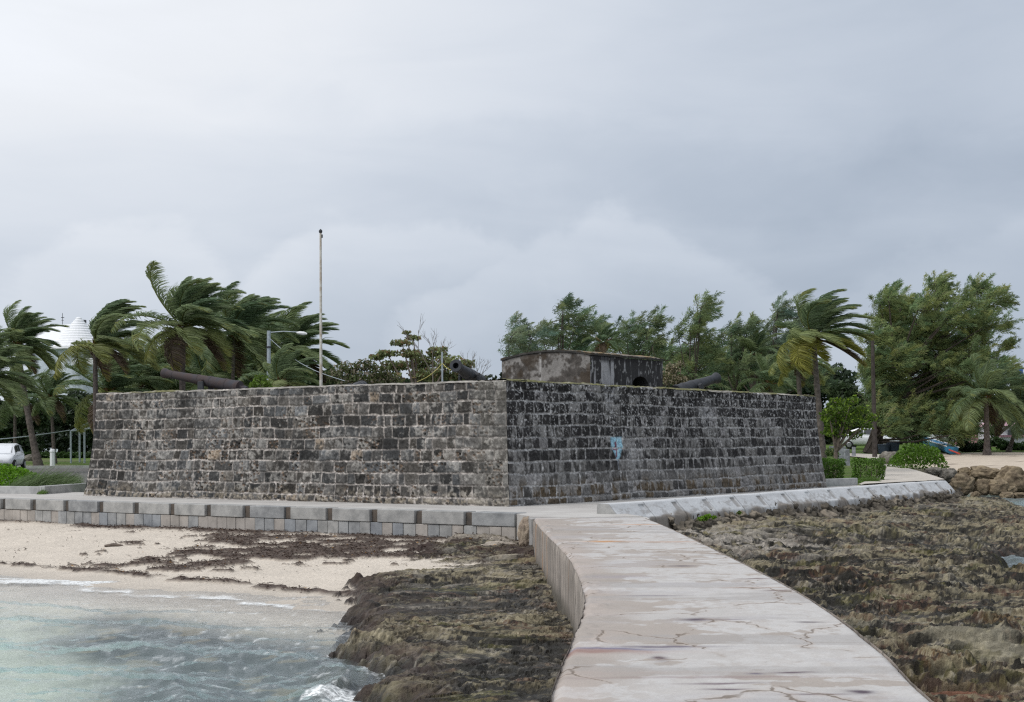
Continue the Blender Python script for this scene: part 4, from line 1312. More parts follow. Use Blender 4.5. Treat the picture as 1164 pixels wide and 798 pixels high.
def cannon(name, label, breech, muzzle, mat, scale=1.0, mount=True):
    b = Vector(breech); mz = Vector(muzzle); d = (mz - b); L = d.length; d.normalize()
    t = thing(name, label, 'cannon', (b.x, b.y, 2.35), 0, 'cannons on the fort')
    prof = [(-.09, .035), (-.085, .07), (-.05, .085), (-.015, .06), (0, .08), (.005, .195), (.035, .205), (.05, .19), (.16, .185), (.165, .195), (.185, .195), (.19, .18), (.36, .172), (.365, .182), (.385, .182), (.39, .168),
            (.52, .155), (.525, .163), (.54, .163), (.545, .148), (.86, .118), (.865, .126), (.88, .126), (.885, .118), (.94, .128), (.975, .155), (.99, .160), (1.0, .150), (1.0, .075), (.90, .072)]
    q = d.to_track_quat('Z', 'Y').to_matrix()
    n = 28; vs = []; fs = []
    for (s, r) in prof:
        for k in range(n):
            a = 2 * math.pi * k / n
            vs.append(b + q @ Vector((math.cos(a) * r * scale, math.sin(a) * r * scale, s * L)))
    m = len(prof)
    for i in range(m - 1):
        for k in range(n): fs.append((i * n + k, i * n + (k + 1) % n, (i + 1) * n + (k + 1) % n, (i + 1) * n + k))
    fs.append(tuple(range(n))); fs.append(tuple((m - 1) * n + k for k in range(n)))
    mb = MB(); mb.add(vs, fs)
    keep(mb.build('barrel', mat, smooth=False, fix=True), t)
    side = d.cross(Vector((0, 0, 1))).normalized()
    c = b + d * L * .44
    mb = MB(); mb.tube([c - side * .27 * scale, c + side * .27 * scale], .06 * scale, 12)
    keep(mb.build('trunnion', mat), t)
    if mount:
        mb = MB()
        for sgn in (-1, 1):
            p = c + side * .24 * sgn * scale
            M3 = Matrix.Rotation(math.atan2(d.y, d.x), 3, 'Z')
            mb.box((p.x, p.y, (2.35 + p.z - .02) / 2), (.26, .09, p.z - .02 - 2.35), M=M3, taper=.8)
        mb.box((c.x, c.y, 2.47), (1.3, .6, .24), M=Matrix.Rotation(math.atan2(d.y, d.x), 3, 'Z'))
        keep(mb.build('carriage', M['cast'], bevel=.02), t)
    return t


cannon('cannon', 'rusty iron cannon barrel pointing left over the long left fort wall', P(273, 440.5, 47.4), P(186, 424, 48.9), m_rust, 1.03)
cannon('cannon', 'black cannon seen muzzle first above the fort corner', P(545, 434.5, 44.6), P(518, 415.5, 41.9), M['cast'], 1.12)
cannon('cannon', 'dark grey cannon pointing right beside the guardhouse', P(768, 446, 49.6), P(815, 429.5, 51.2), M['cast'], 1.2)
cannon('cannon', 'cannon almost hidden behind the left wall, only its top showing', P(412, 440, 47.0), P(398, 442, 44.9), M['cast'], 1.0)

# ================================================================== poles
m_pole_old = m_plain('flagpole_paint', (.62, .62, .58), .6, 0, .3, .25, 5, c2=(.40, .34, .27))
t = thing('flagpole', 'tall thin bare flagpole with peeling white paint rising behind the left wall', 'flagpole', P(365, 445, 46.5))
p0 = P(365, 470, 46.5); p1 = P(364.4, 264, 46.5)
keep(MB().tube([(p0.x, p0.y, 2.35), (p1.x, p1.y, p1.z)], [.050, .032], 10).build('pole', m_pole_old), t)
keep(MB().tube([p1 + Vector((0, 0, -.02)), p1 + Vector((0, 0, .02)), p1 + Vector((0, 0, .05)), p1 + Vector((0, 0, .10))], [.045, .055, .055, .01], 10).build('truck', M['cast']), t)
keep(MB().box(p1 + Vector((.05, 0, -.12)), (.03, .04, .10)).build('pulley', M['cast']), t)

t = thing('street_lamp', 'grey metal street lamp with long side arm behind the left wall', 'street lamp', P(305, 445, 84))
b = P(305, 440, 84); top = P(305.5, 376, 84)
keep(MB().tube([(b.x, b.y, 0), (top.x, top.y, top.z)], [.13, .10], 12).build('post', M['steel']), t)
arm0 = P(306, 378, 84); arm1 = P(338, 377.5, 84)
keep(MB().tube([arm0, (arm0 + arm1) / 2 + Vector((0, 0, .05)), arm1], [.03, .028, .025], 8).build('arm', M['steel']), t)
h0 = P(337, 378, 84); h1 = P(349, 379.5, 84)
keep(MB().tube([h0, h0 * .7 + h1 * .3, h0 * .3 + h1 * .7, h1], [.04, .09, .10, .04], 8).build('lamp_head', M['white']), t)
for i in range(3):
    z = top.z - .9 - i * 1.2
    keep(MB().tube([(top.x, top.y, z - .04), (top.x, top.y, z + .04)], .14, 12).build('band', M['cast']), t)
wire = MB(); a = P(306, 384, 84); e = P(392, 433, 60)
wire.tube([a.lerp(e, k / 10) + Vector((0, 0, -.35 * math.sin(math.pi * k / 10))) for k in range(11)], .014, 5)
tag(wire.build('guy_wire', M['steel']), 'thin grey wire sloping down from the street lamp to behind the wall', 'wire')

t = thing('rope_post', 'short thin steel post with yellow ropes beside the middle cannon', 'post', P(503, 445, 46))
keep(MB().tube([(P(503, 434, 46).x, 46, 2.35), P(502.6, 400, 46)], .025, 8).build('post', M['steel']), t)
m_rope = m_plain('yellow_rope', (.45, .40, .12), .8)
a = P(503, 413, 46)
for e in (P(474, 434, 44.6), P(517, 420, 45)):
    keep(MB().tube([a.lerp(e, k / 8) + Vector((0, 0, -.08 * math.sin(math.pi * k / 8))) for k in range(9)], .009, 5).build('rope', m_rope), t)

t = thing('utility_pole', 'tall dark wooden utility pole without wires in front of the big tree', 'utility pole', GL(994.5, 520))
b = GL(994.5, 520.5); tp = P(991.5, 378, b.y)
keep(MB().tube([b - Vector((0, 0, .2)), b.lerp(tp, .5), tp], [.16, .13, .10], 12).build('pole', m_plain('weathered_pole', (.065, .055, .05), .9, 0, .2, .3, 5, .01)), t)
keep(MB().box(tp + Vector((0, 0, .02)), (.16, .16, .06)).build('cap', M['steel']), t)

# ================================================================== left side street furniture
bp = GL(59.8, 531.3)
t = thing('bollard', 'white round-topped concrete bollard at the kerb near the parked car', 'bollard', bp)
hb = (P(59.8, 510.3, bp.y).z - bp.z)
keep(MB().tube([bp + Vector((0, 0, z)) for z in (-.1, hb * .80, hb * .84, hb * .88, hb * .90, hb * .97, hb)], [.17, .165, .185, .185, .165, .15, .08], 8).build('shaft', M['white']), t)

t = thing('metal_frame', 'open grey steel pergola frame on the lawn beside the fort', 'frame', GL(97, 522))
fy = 108.0
m_fr = M['steel']
tops = [(80.5, 490, fy, 522.5), (90.5, 488, fy + 2.5, 522), (96, 488, fy - 0, 522), (108, 486, fy + 2.5, 521)]
pp_ = []
for (px, pt, yy, pb) in tops:
    a = P(px, pt, yy); z0 = gz(a.x, a.y)
    keep(MB().tube([(a.x, a.y, z0), (a.x, a.y, a.z)], .07, 8).build('post', m_fr), t); pp_.append(a)
apex = P(106, 478, fy + 1.2)
for a, b_ in ((pp_[0], pp_[2]), (pp_[0], apex), (pp_[1], apex), (pp_[2], pp_[3]), (pp_[1], pp_[3]), (pp_[0], pp_[1])):
    keep(MB().tube([a, b_], .06, 6).build('rail', m_fr), t)
a = P(80, 489, fy); e = P(-90, 502, 104)
wire = MB(); wire.tube([a.lerp(e, k / 12) + Vector((0, 0, -.25 * math.sin(math.pi * k / 12))) for k in range(13)], .035, 5)
tag(wire.build('cable', M['steel']), 'pale overhead cable running left from the pergola frame', 'cable')

# ================================================================== cars
def car(name, label, loc, rz, L=4.3, W=1.75, Hh=1.45, style='sedan', group='parked cars'):
    t = thing(name, label, 'car', loc, rz, group)
    # body loft, x forward; stations: (x, half width, z sill, z shoulder)
    if style == 'sedan':
        sh = [(-2.15, .62, .42, .80), (-2.08, .78, .28, .92), (-1.6, .85, .22, .98), (-.8, .87, .20, .96), (0, .875, .20, .93), (.8, .87, .20, .90), (1.35, .86, .22, .82), (1.85, .80, .25, .70), (2.08, .68, .30, .58), (2.15, .5, .36, .48)]
        gh = [(-1.95, .55, .95), (-1.45, .60, 1.22), (-.75, .60, 1.42), (0.0, .60, 1.45), (.45, .58, 1.36), (1.25, .62, .88)]
    else:
        sh = [(-1.75, .66, .40, .95), (-1.70, .78, .28, 1.05), (-1.3, .84, .22, 1.06), (-.6, .855, .20, 1.02), (.2, .855, .20, 1.0), (.9, .85, .22, .98), (1.35, .82, .24, .90), (1.65, .74, .27, .74), (1.78, .60, .34, .60)]
        gh = [(-1.68, .60, 1.05), (-1.45, .62, 1.44), (-.6, .63, 1.54), (.15, .61, 1.50), (.45, .60, 1.40), (1.15, .66, .98)]
    sc = L / (sh[-1][0] - sh[0][0]); k_w = W / 1.75; kz = Hh / gh[3][2]
    n = 16
    mb = MB(); vs = []; fs = []
    for (x, hw, z0, z1) in sh:
        ring = []
        for k in range(n):
            a = 2 * math.pi * k / n - math.pi / 2
            ca_, sa_ = math.cos(a), math.sin(a)
            yy = hw * math.copysign(abs(ca_) ** .38, ca_); zz = (z0 + z1) / 2 + (z1 - z0) / 2 * math.copysign(abs(sa_) ** .45, sa_)
            ring.append((x * sc, yy * k_w, zz * kz))
        vs += ring
    for i in range(len(sh) - 1):
        for k in range(n): fs.append((i * n + k, i * n + (k + 1) % n, (i + 1) * n + (k + 1) % n, (i + 1) * n + k))
    fs += [tuple(range(n)), tuple((len(sh) - 1) * n + k for k in range(n))]
    mb.add(vs, fs)
    mb.build('body', M['car_white'], t, smooth=True)
    # greenhouse: roof skin + glass band
    def shoulder(x): return np.interp(x, [s[0] for s in sh], [s[3] for s in sh])
    gv = []; gf = []
    for (x, hw, z) in gh:
        zb = shoulder(x) - .06
        z = max(z, zb + .02)
        gv += [(x * sc, -(hw + .17) * k_w * .98, zb * kz), (x * sc, -hw * k_w, (z - .05) * kz), (x * sc, -hw * .8 * k_w, z * kz), (x * sc, hw * .8 * k_w, z * kz), (x * sc, hw * k_w, (z - .05) * kz), (x * sc, (hw + .17) * k_w * .98, zb * kz)]
    for i in range(len(gh) - 1):
        for k in range(5): gf.append((i * 6 + k, i * 6 + k + 1, (i + 1) * 6 + k + 1, (i + 1) * 6 + k))
    gf += [tuple(range(6)), tuple((len(gh) - 1) * 6 + k for k in range(6))]
    MB_ = MB(); MB_.add(gv, gf); MB_.build('cabin', M['car_white'], t, smooth=False, bevel=.0)
    # windows sit a little proud of the cabin faces
    def gp(i, t_, side, f):     # point on side of cabin at station blend
        a = Vector(gv[i * 6 + (0 if side < 0 else 5)]); b_ = Vector(gv[i * 6 + (1 if side < 0 else 4)])
        a2 = Vector(gv[(i + 1) * 6 + (0 if side < 0 else 5)]); b2 = Vector(gv[(i + 1) * 6 + (1 if side < 0 else 4)])
        return a.lerp(a2, t_).lerp(b_.lerp(b2, t_), f)
    for side in (-1, 1):
        for (i0, t0, i1, t1) in ((1, .1, 2, .55), (2, .65, 4, .25)):
            lo, hi = .22, .90
            pts = []
            seq = [(i0, t0)] + [(i, 0) for i in range(i0 + 1, i1 + 1)] + [(i1, t1)]
            low = [gp(i, tt, side, lo) for i, tt in seq]; up = [gp(i, tt, side, hi) for i, tt in seq]
            m2 = MB(); off = Vector((0, side * .012, .006))
            v = [p + off for p in low] + [p + off for p in up]; nn = len(seq)
            m2.add(v, [(k, k + 1, nn + k + 1, nn + k) for k in range(nn - 1)])
            m2.build('side_window', M['glass'], t)
    for nm, i, sg in (('windscreen', 4, 1), ('rear_window', 0, -1)):
        a, b_, c, d = [Vector(gv[i * 6 + k]) for k in (1, 4)] + [Vector(gv[(i + 1) * 6 + k]) for k in (4, 1)]
        if sg > 0:
            hi_, lo_ = (a, b_), (d, c)
        else:
            hi_, lo_ = (d, c), (a, b_)
        q = [hi_[0].lerp(hi_[1], .06).lerp(lo_[0], .08), hi_[1].lerp(hi_[0], .06).lerp(lo_[1], .08), lo_[1].lerp(lo_[0], .03).lerp(hi_[1], .12), lo_[0].lerp(lo_[1], .03).lerp(hi_[0], .12)]
        nrm = (q[1] - q[0]).cross(q[2] - q[0]).normalized()
        if nrm.z < 0: nrm = -nrm
        m2 = MB(); m2.add([p + nrm * .03 for p in q], [(0, 1, 2, 3)]); m2.build(nm, M['glass'], t)
    xf = sh[-1][0] * sc
    for sy in (-1, 1):
        for x in (-1.32 * sc, 1.32 * sc):
            w = MB().tube([(x, sy * (W / 2 - .20), .31), (x, sy * (W / 2 - .03), .31), (x, sy * (W / 2 + .005), .31)], [.31, .31, .28], 20).build('wheel', M['rubber'], t)
            MB().tube([(x, sy * (W / 2 + .004), .31), (x, sy * (W / 2 + .02), .31)], [.20, .17], 14).build('rim', M['rim'], w)
        MB().tube([(xf - .50 * sc, sy * .66 * k_w, .68 * kz), (xf - .28, sy * .60 * k_w, .64 * kz), (xf - .12, sy * .50 * k_w, .60 * kz)], [.05, .10, .06], 10).build('headlight', M['rim'], t)
        MB().box((.62 * sc, sy * (W / 2 + .06), .98 * kz), (.12, .20, .13)).build('mirror', M['car_white'], t, bevel=.02)
    MB().box((xf - .06, 0, .42), (.10, W * .55, .14)).build('grille', M['rubber'], t, bevel=.02)
    MB().box((xf - .0, 0, .56), (.03, .42, .11)).build('licence_plate', M['white'], t)
    return t


c = GL(6, 534); car('parked_car', 'small white hatchback parked facing the camera, left of the white bollard', (c.x, c.y, gz(c.x, c.y)), math.radians(-83), 3.75, 1.72, 1.52, 'hatch')
c = GL(988, 507.6); car('parked_car', 'white sedan seen side-on behind the tree trunk and the utility pole', (c.x, c.y, gz(c.x, c.y)), math.radians(-22), 4.5, 1.8, 1.62, 'sedan')
c = GL(1078, 506.5); car('parked_car', 'white car in the shade behind the beached white boat hull', (c.x + .4, c.y + 6, gz(c.x, c.y + 6)), math.radians(12), 4.2, 1.75, 1.5, 'sedan')

# ================================================================== boats
def hull(name, label, p_bow, p_stern, W, H, mat, rimmat, tilt=0, group='beached boats'):
    a = Vector(p_stern); b_ = Vector(p_bow); L = (b_ - a).length; ang = math.atan2((b_ - a).y, (b_ - a).x)
    t = thing(name, label, 'boat', (a + b_) / 2, ang, group)
    t.rotation_euler[0] = tilt; t.rotation_euler[1] = -math.asin((b_ - a).z / L)
    ns, nk = 22, 11; vs = []; fs = []
    for i in range(ns):
        s = i / (ns - 1); w = W / 2 * (1 - max(0, (s - .45) / .55) ** 2.2) * (.8 + .2 * min(1, s / .3)); w = max(w, .015)
        for k in range(nk):
            a_ = math.pi * k / (nk - 1)
            z = H * (1 - math.sin(a_) ** .6) + max(0, s - .5) ** 2 * H * 1.1
            vs.append(((s - .5) * L, -w * math.cos(a_), z))
    for i in range(ns - 1):
        for k in range(nk - 1): fs.append((i * nk + k, i * nk + k + 1, (i + 1) * nk + k + 1, (i + 1) * nk + k))
    fs.append(tuple(range(nk)))
    mb = MB(); mb.add(vs, fs); mb.build('hull', mat, t, smooth=True)
    for k in (0, nk - 1):
        MB().tube([Vector(vs[i * nk + k]) for i in range(ns)], .045, 6).build('gunwale', rimmat, t)
    for s in (.3, .55):
        i = int(s * (ns - 1)); q0 = Vector(vs[i * nk]); q1 = Vector(vs[i * nk + nk - 1])
        MB().box((q0 + q1) / 2 - Vector((0, 0, .08)), (.28, abs(q1.y - q0.y) * .94, .03)).build('thwart', rimmat, t)
    return t


m_blue = m_plain('blue_boat_paint', (.05, .22, .38), .5, 0, .4, .15, 3)
m_red = m_plain('red_paint', (.45, .06, .04), .6)
a = GL(1034, 511); b_ = GL(1087, 516.5)
hull('rowing_boat', 'blue wooden boat with a white rim lying on the sand under the trees', (a.x, a.y, a.z + .55), (b_.x, b_.y + 1, b_.z + .0), 1.0, .50, m_blue, M['white'], math.radians(5))
tag(MB().tube([GL(1079, 517.4) + Vector((0, 0, .35)), GL(1091, 518) + Vector((0, 0, .12))], .05, 6).build('red_oar', m_red), 'thin red oar leaning at the low end of the blue boat', 'oar')
a = GL(1060, 509); b_ = GL(1097, 511.5)
hull('motor_boat', 'old white boat hull resting on the sand behind a small bush', (a.x, a.y + 6, a.z + .3), (b_.x, b_.y + 6, b_.z + .3), 1.7, .95, m_plain('old_white_hull', (.55, .53, .5), .6, c2=(.4, .38, .36)), M['white'], 0)

# ================================================================== bins, posts, rocks on the right
m_bin = m_plain('bin_plastic', (.035, .05, .075), .6, 0, .3, .2, 3)
for px, pb, pt, w, lab in ((1004.5, 515.5, 505, .42, 'low dark bin nearer the utility pole, beside the white sedan'), (1015, 515.3, 503, .46, 'taller dark blue bin standing right of the low one, under the big tree')):
    q = GL(px, pb); hh = P(px, pt, q.y).z - q.z
    t = thing('litter_bin', lab, 'bin', q, 0, 'dark bins')
    keep(MB().tube([q + Vector((0, 0, -.03)), q + Vector((0, 0, hh * .9))], [w * .8, w], 12).build('drum', m_bin), t)
    keep(MB().tube([q + Vector((0, 0, hh * .9)), q + Vector((0, 0, hh))], [w * 1.06, w * .9], 12).build('lid', m_bin), t)

m_plank = m_plain('grey_wood', (.26, .27, .29), .9, 0, .2, .3, 5, .01)
for px, pb, pt, w, lab in ((956.8, 527, 507.5, .26, 'widest grey weathered post behind the left clipped hedge'), (962.6, 529, 510.5, .17, 'narrow grey post touching the widest one, nearest the hedge gap'),
                           (946, 518, 507, .22, 'short dark grey post nearest the fort corner'), (970.5, 519.5, 508, .13, 'thin dark post in the open gap left of the utility pole')):
    q = GL(px, pb); hh = P(px, pt, q.y).z - q.z
    o = MB().box(q + Vector((0, 0, hh / 2 - .1)), (w * 2, w * 1.1, hh + .2), taper=.82).build('wooden_post', m_plank, bevel=.03)
    tag(o, lab, 'post', 'grey posts near the fort corner')


def rock(name, label, c, r, mat, seed, group=None, cat='boulder', rz=0.):
    bm = bmesh.new(); bmesh.ops.create_icosphere(bm, subdivisions=5, radius=1)
    for v in bm.verts:
        p = v.co.copy()
        q = p + Vector((seed * 3.1, seed * 1.7, 0))
        d = 1 + .30 * (mnoise.noise(q * 1.1)) + .16 * mnoise.noise(q * 2.6) + .08 * mnoise.noise(q * 6) + .035 * mnoise.noise(q * 14)
        p = Vector((math.copysign(abs(p.x) ** .85, p.x), math.copysign(abs(p.y) ** .85, p.y), math.copysign(abs(p.z) ** .85, p.z)))
        v.co = Vector((p.x * r[0] * d, p.y * r[1] * d, p.z * r[2] * d))
    me = bpy.data.meshes.new(name); bm.to_mesh(me); bm.free()
    me.polygons.foreach_set('use_smooth', [True] * len(me.polygons))
    me.materials.append(mat)
    o = bpy.data.objects.new(name, me); COL.objects.link(o); o.location = c; o.rotation_euler = (0, 0, rz)
    return tag(o, label, cat, group)


BG = 'boulders of the shore embankment'
bl = [(1093, 551, 13, 11, 73, 'large round tan boulder closest to the end of the seawall', 0),
      (1117, 555, 9.5, 9, 73.2, 'round tan boulder just right of the large round one', 0),
      (1135, 555, 11, 9.5, 73, 'lumpy tan boulder left of the small stones at the waterline', 0),
      (1152, 547, 20, 14, 74, 'biggest tan boulder at the right edge of the photo', 0),
      (1118, 539, 17, 8, 75.5, 'long dark tan boulder lying on top of the row, below the sand', 0),
      (1077, 540, 10, 8, 75, 'grey boulder on top of the row, left of the long one', 1),
      (1060, 536, 9, 4.5, 75, 'flat grey-tan stone beside the path end, topmost left', 1),
      (1109, 563, 5, 4, 72, 'small tan stone at the waterline below the round boulders', 0),
      (1145, 564, 7.5, 4.5, 71.5, 'low oval tan stone at the waterline under the biggest boulder', 0),
      (1160, 564, 8, 4.2, 71.5, 'flat tan stone at the waterline in the bottom right of the row', 0),
      (1097, 538, 9, 6, 76, 'rough brown boulder between the grey boulder and the long one', 0),
      (1147, 557, 8, 5, 73, 'small rounded stone wedged under the biggest boulder', 0),
      (1104, 567.5, 2.6, 2.5, 71, 'tiny brown stone alone on the wet sand', 0),
      (1180, 541, 16, 10, 75, 'tan boulder cut by the right edge behind the biggest one', 0),
      (1188, 558, 14, 9, 73, 'tan boulder beyond the right edge at the waterline', 0)]
for i, (px, py, rx, ry, Y, lab, gy) in enumerate(bl):
    c = P(px, py, Y); k = Y / F
    rock('boulder', lab, c, (rx * k, rx * k * .85, ry * k * 1.05), M['boulder_grey'] if gy else M['boulder'], i + 1, BG, rz=i * .0)
q = GL(1012, 529)
rock('garden_rock', 'rounded grey-brown rock at the path bend between hedge and bush', q + Vector((0, 0, .25)), (.55, .5, .52), M['boulder_grey'], 31)
q = P(597.5, 609, 33.9)
rock('coral_rock', 'upright pale tan coral rock wedged between block seawall and walkway', q, (.17, .2, .36), m_plain('pale_coral', (.46, .38, .29), .95, 0, .15, .3, 6, .04, c2=(.24, .19, .15)), 44)
q = P(577, 622, 34.2)
rock('coral_rock', 'flat pale coral rock lying at the foot of the block seawall near the walkway', q - Vector((0.25, 0, .02)), (.50, .25, .14), m_plain('pale_coral', (.42, .37, .31), .95, 0, .15, .3, 6, .04, c2=(.22, .19, .16)), 47)
for i, (px, py, w, h, lab) in enumerate([(34, 518.5, 6.5, 5, 'pale brown mound of rock on the lawn right of the white hatchback'), (25.5, 518.5, 4, 4, 'dark grey rock touching the white hatchback, left of the pale mound')]):
    q = GL(px, 523.5); k = q.y / F
    rock('lawn_rock', lab, q + Vector((0, 0, .1)), (w * k, .4, h * k), M['boulder_grey'] if i == 0 else M['cast'], 50 + i)

# drift log and twigs on the sand
lg = G(129, 621.5, -.88)
tag(MB().tube([lg + Vector((-.22, 0, .02)), lg + Vector((0, .02, .05)), lg + Vector((.24, -.02, .03))], [.03, .045, .02], 8).build('driftwood', M['bark']), 'short dark piece of driftwood alone in the middle of the sand', 'driftwood')

# ================================================================== weed strands on the sand
def wrack():
    r = np.random.default_rng(77)
    n = 230000
    a = r.uniform(-1.5, 24, n); d = r.uniform(-.1, 10.2, n)
    x = A0[0] + U_L[0] * a + N_L[0] * d; y = A0[1] + U_L[1] * a + N_L[1] * d
    ok = (np.abs(x / y) < .42) & (x < xl(y) - .05)
    x, y = x[ok], y[ok]
    h, C, isr_, weed, dl = shore(x, y)
    prob = weed * (.25 + .0 * y) * (1 - isr_) + .0005
    prob = prob + isr_ * .10 * ((x < xl(y)) & (dl < 5.0)) + (h > -1.0) * (1 - isr_) * .0015
    ok = (r.random(len(x)) < prob) & (h > -1.09)
    x, y, h = x[ok], y[ok], h[ok]
    n = len(x)
    if n > 26000:
        k = r.choice(n, 26000, replace=False); x, y, h = x[k], y[k], h[k]; n = 26000
    L = r.uniform(.03, .13, n); W = r.uniform(.004, .014, n); an = r.uniform(0, 2 * math.pi, n); up = r.uniform(-.1, .5, n)
    dx = np.cos(an); dy = np.sin(an)
    p = np.stack([x, y, h + r.uniform(.002, .03, n)], -1)
    D = np.stack([dx, dy, up], -1) * L[:, None] / 2; S = np.stack([-dy, dx, r.uniform(-.6, .6, n)], -1) * W[:, None]
    mid = p + np.array([0, 0, 1]) * (L * .12)[:, None]
    V = np.stack([p - D, mid - S, p + D, mid + S], 1).reshape(-1, 3)
    base = np.array([.060, .036, .026]) * r.uniform(.4, 1.6, n)[:, None]
    yl = r.random(n) > .988
    base[yl] = np.array([.50, .26, .05])
    C = np.repeat(base, 4, 0)
    o = mesh_np('seaweed_wrack', V, np.arange(n * 4).reshape(-1, 4), M['leaf'], None, C)
    tag(o, 'dark brown strands of dried seaweed strewn along the sand below the seawall', 'seaweed', None, 'stuff')


wrack()
# ================================================================== vegetation
WIND = np.array([.93, .1, .12])


def unit(v):
    return v / np.maximum(np.linalg.norm(v, axis=-1, keepdims=True), 1e-9)


class Leaves:
    def __init__(s): s.V = []; s.C = []; s.F = []; s.n = 0

    def strips(s, P0, P1, P2, W, S, C):
        """two-quad tapered strips: base, middle, tip; W width; S side vector; C colours"""
        n = len(P0)
        hw = (W / 2)[:, None] * S
        V = np.stack([P0 - hw * .6, P0 + hw * .6, P1 - hw, P1 + hw, P2 - hw * .12, P2 + hw * .12], 1).reshape(-1, 3)
        i = (np.arange(n) * 6)[:, None] + s.n
        f = np.concatenate([i + np.array([0, 1, 3, 2]), i + np.array([2, 3, 5, 4])])
        s.V.append(V); s.F.append(f); s.C.append(np.repeat(C, 6, 0)); s.n += 6 * n

    def quads(s, Pc, A, B, C):
        n = len(Pc)
        V = np.stack([Pc - A, Pc - B * .9 - A * .1, Pc + A, Pc + B * .9 - A * .1], 1).reshape(-1, 3)
        f = (np.arange(n) * 4)[:, None] + s.n + np.arange(4)
        s.V.append(V); s.F.append(f); s.C.append(np.repeat(C, 4, 0)); s.n += 4 * n

    def build(s, name, mat, parent):
        o = mesh_np(name, np.concatenate(s.V), np.concatenate(s.F), mat, None, np.concatenate(s.C))
        if parent is not None: keep(o, parent)
        return o


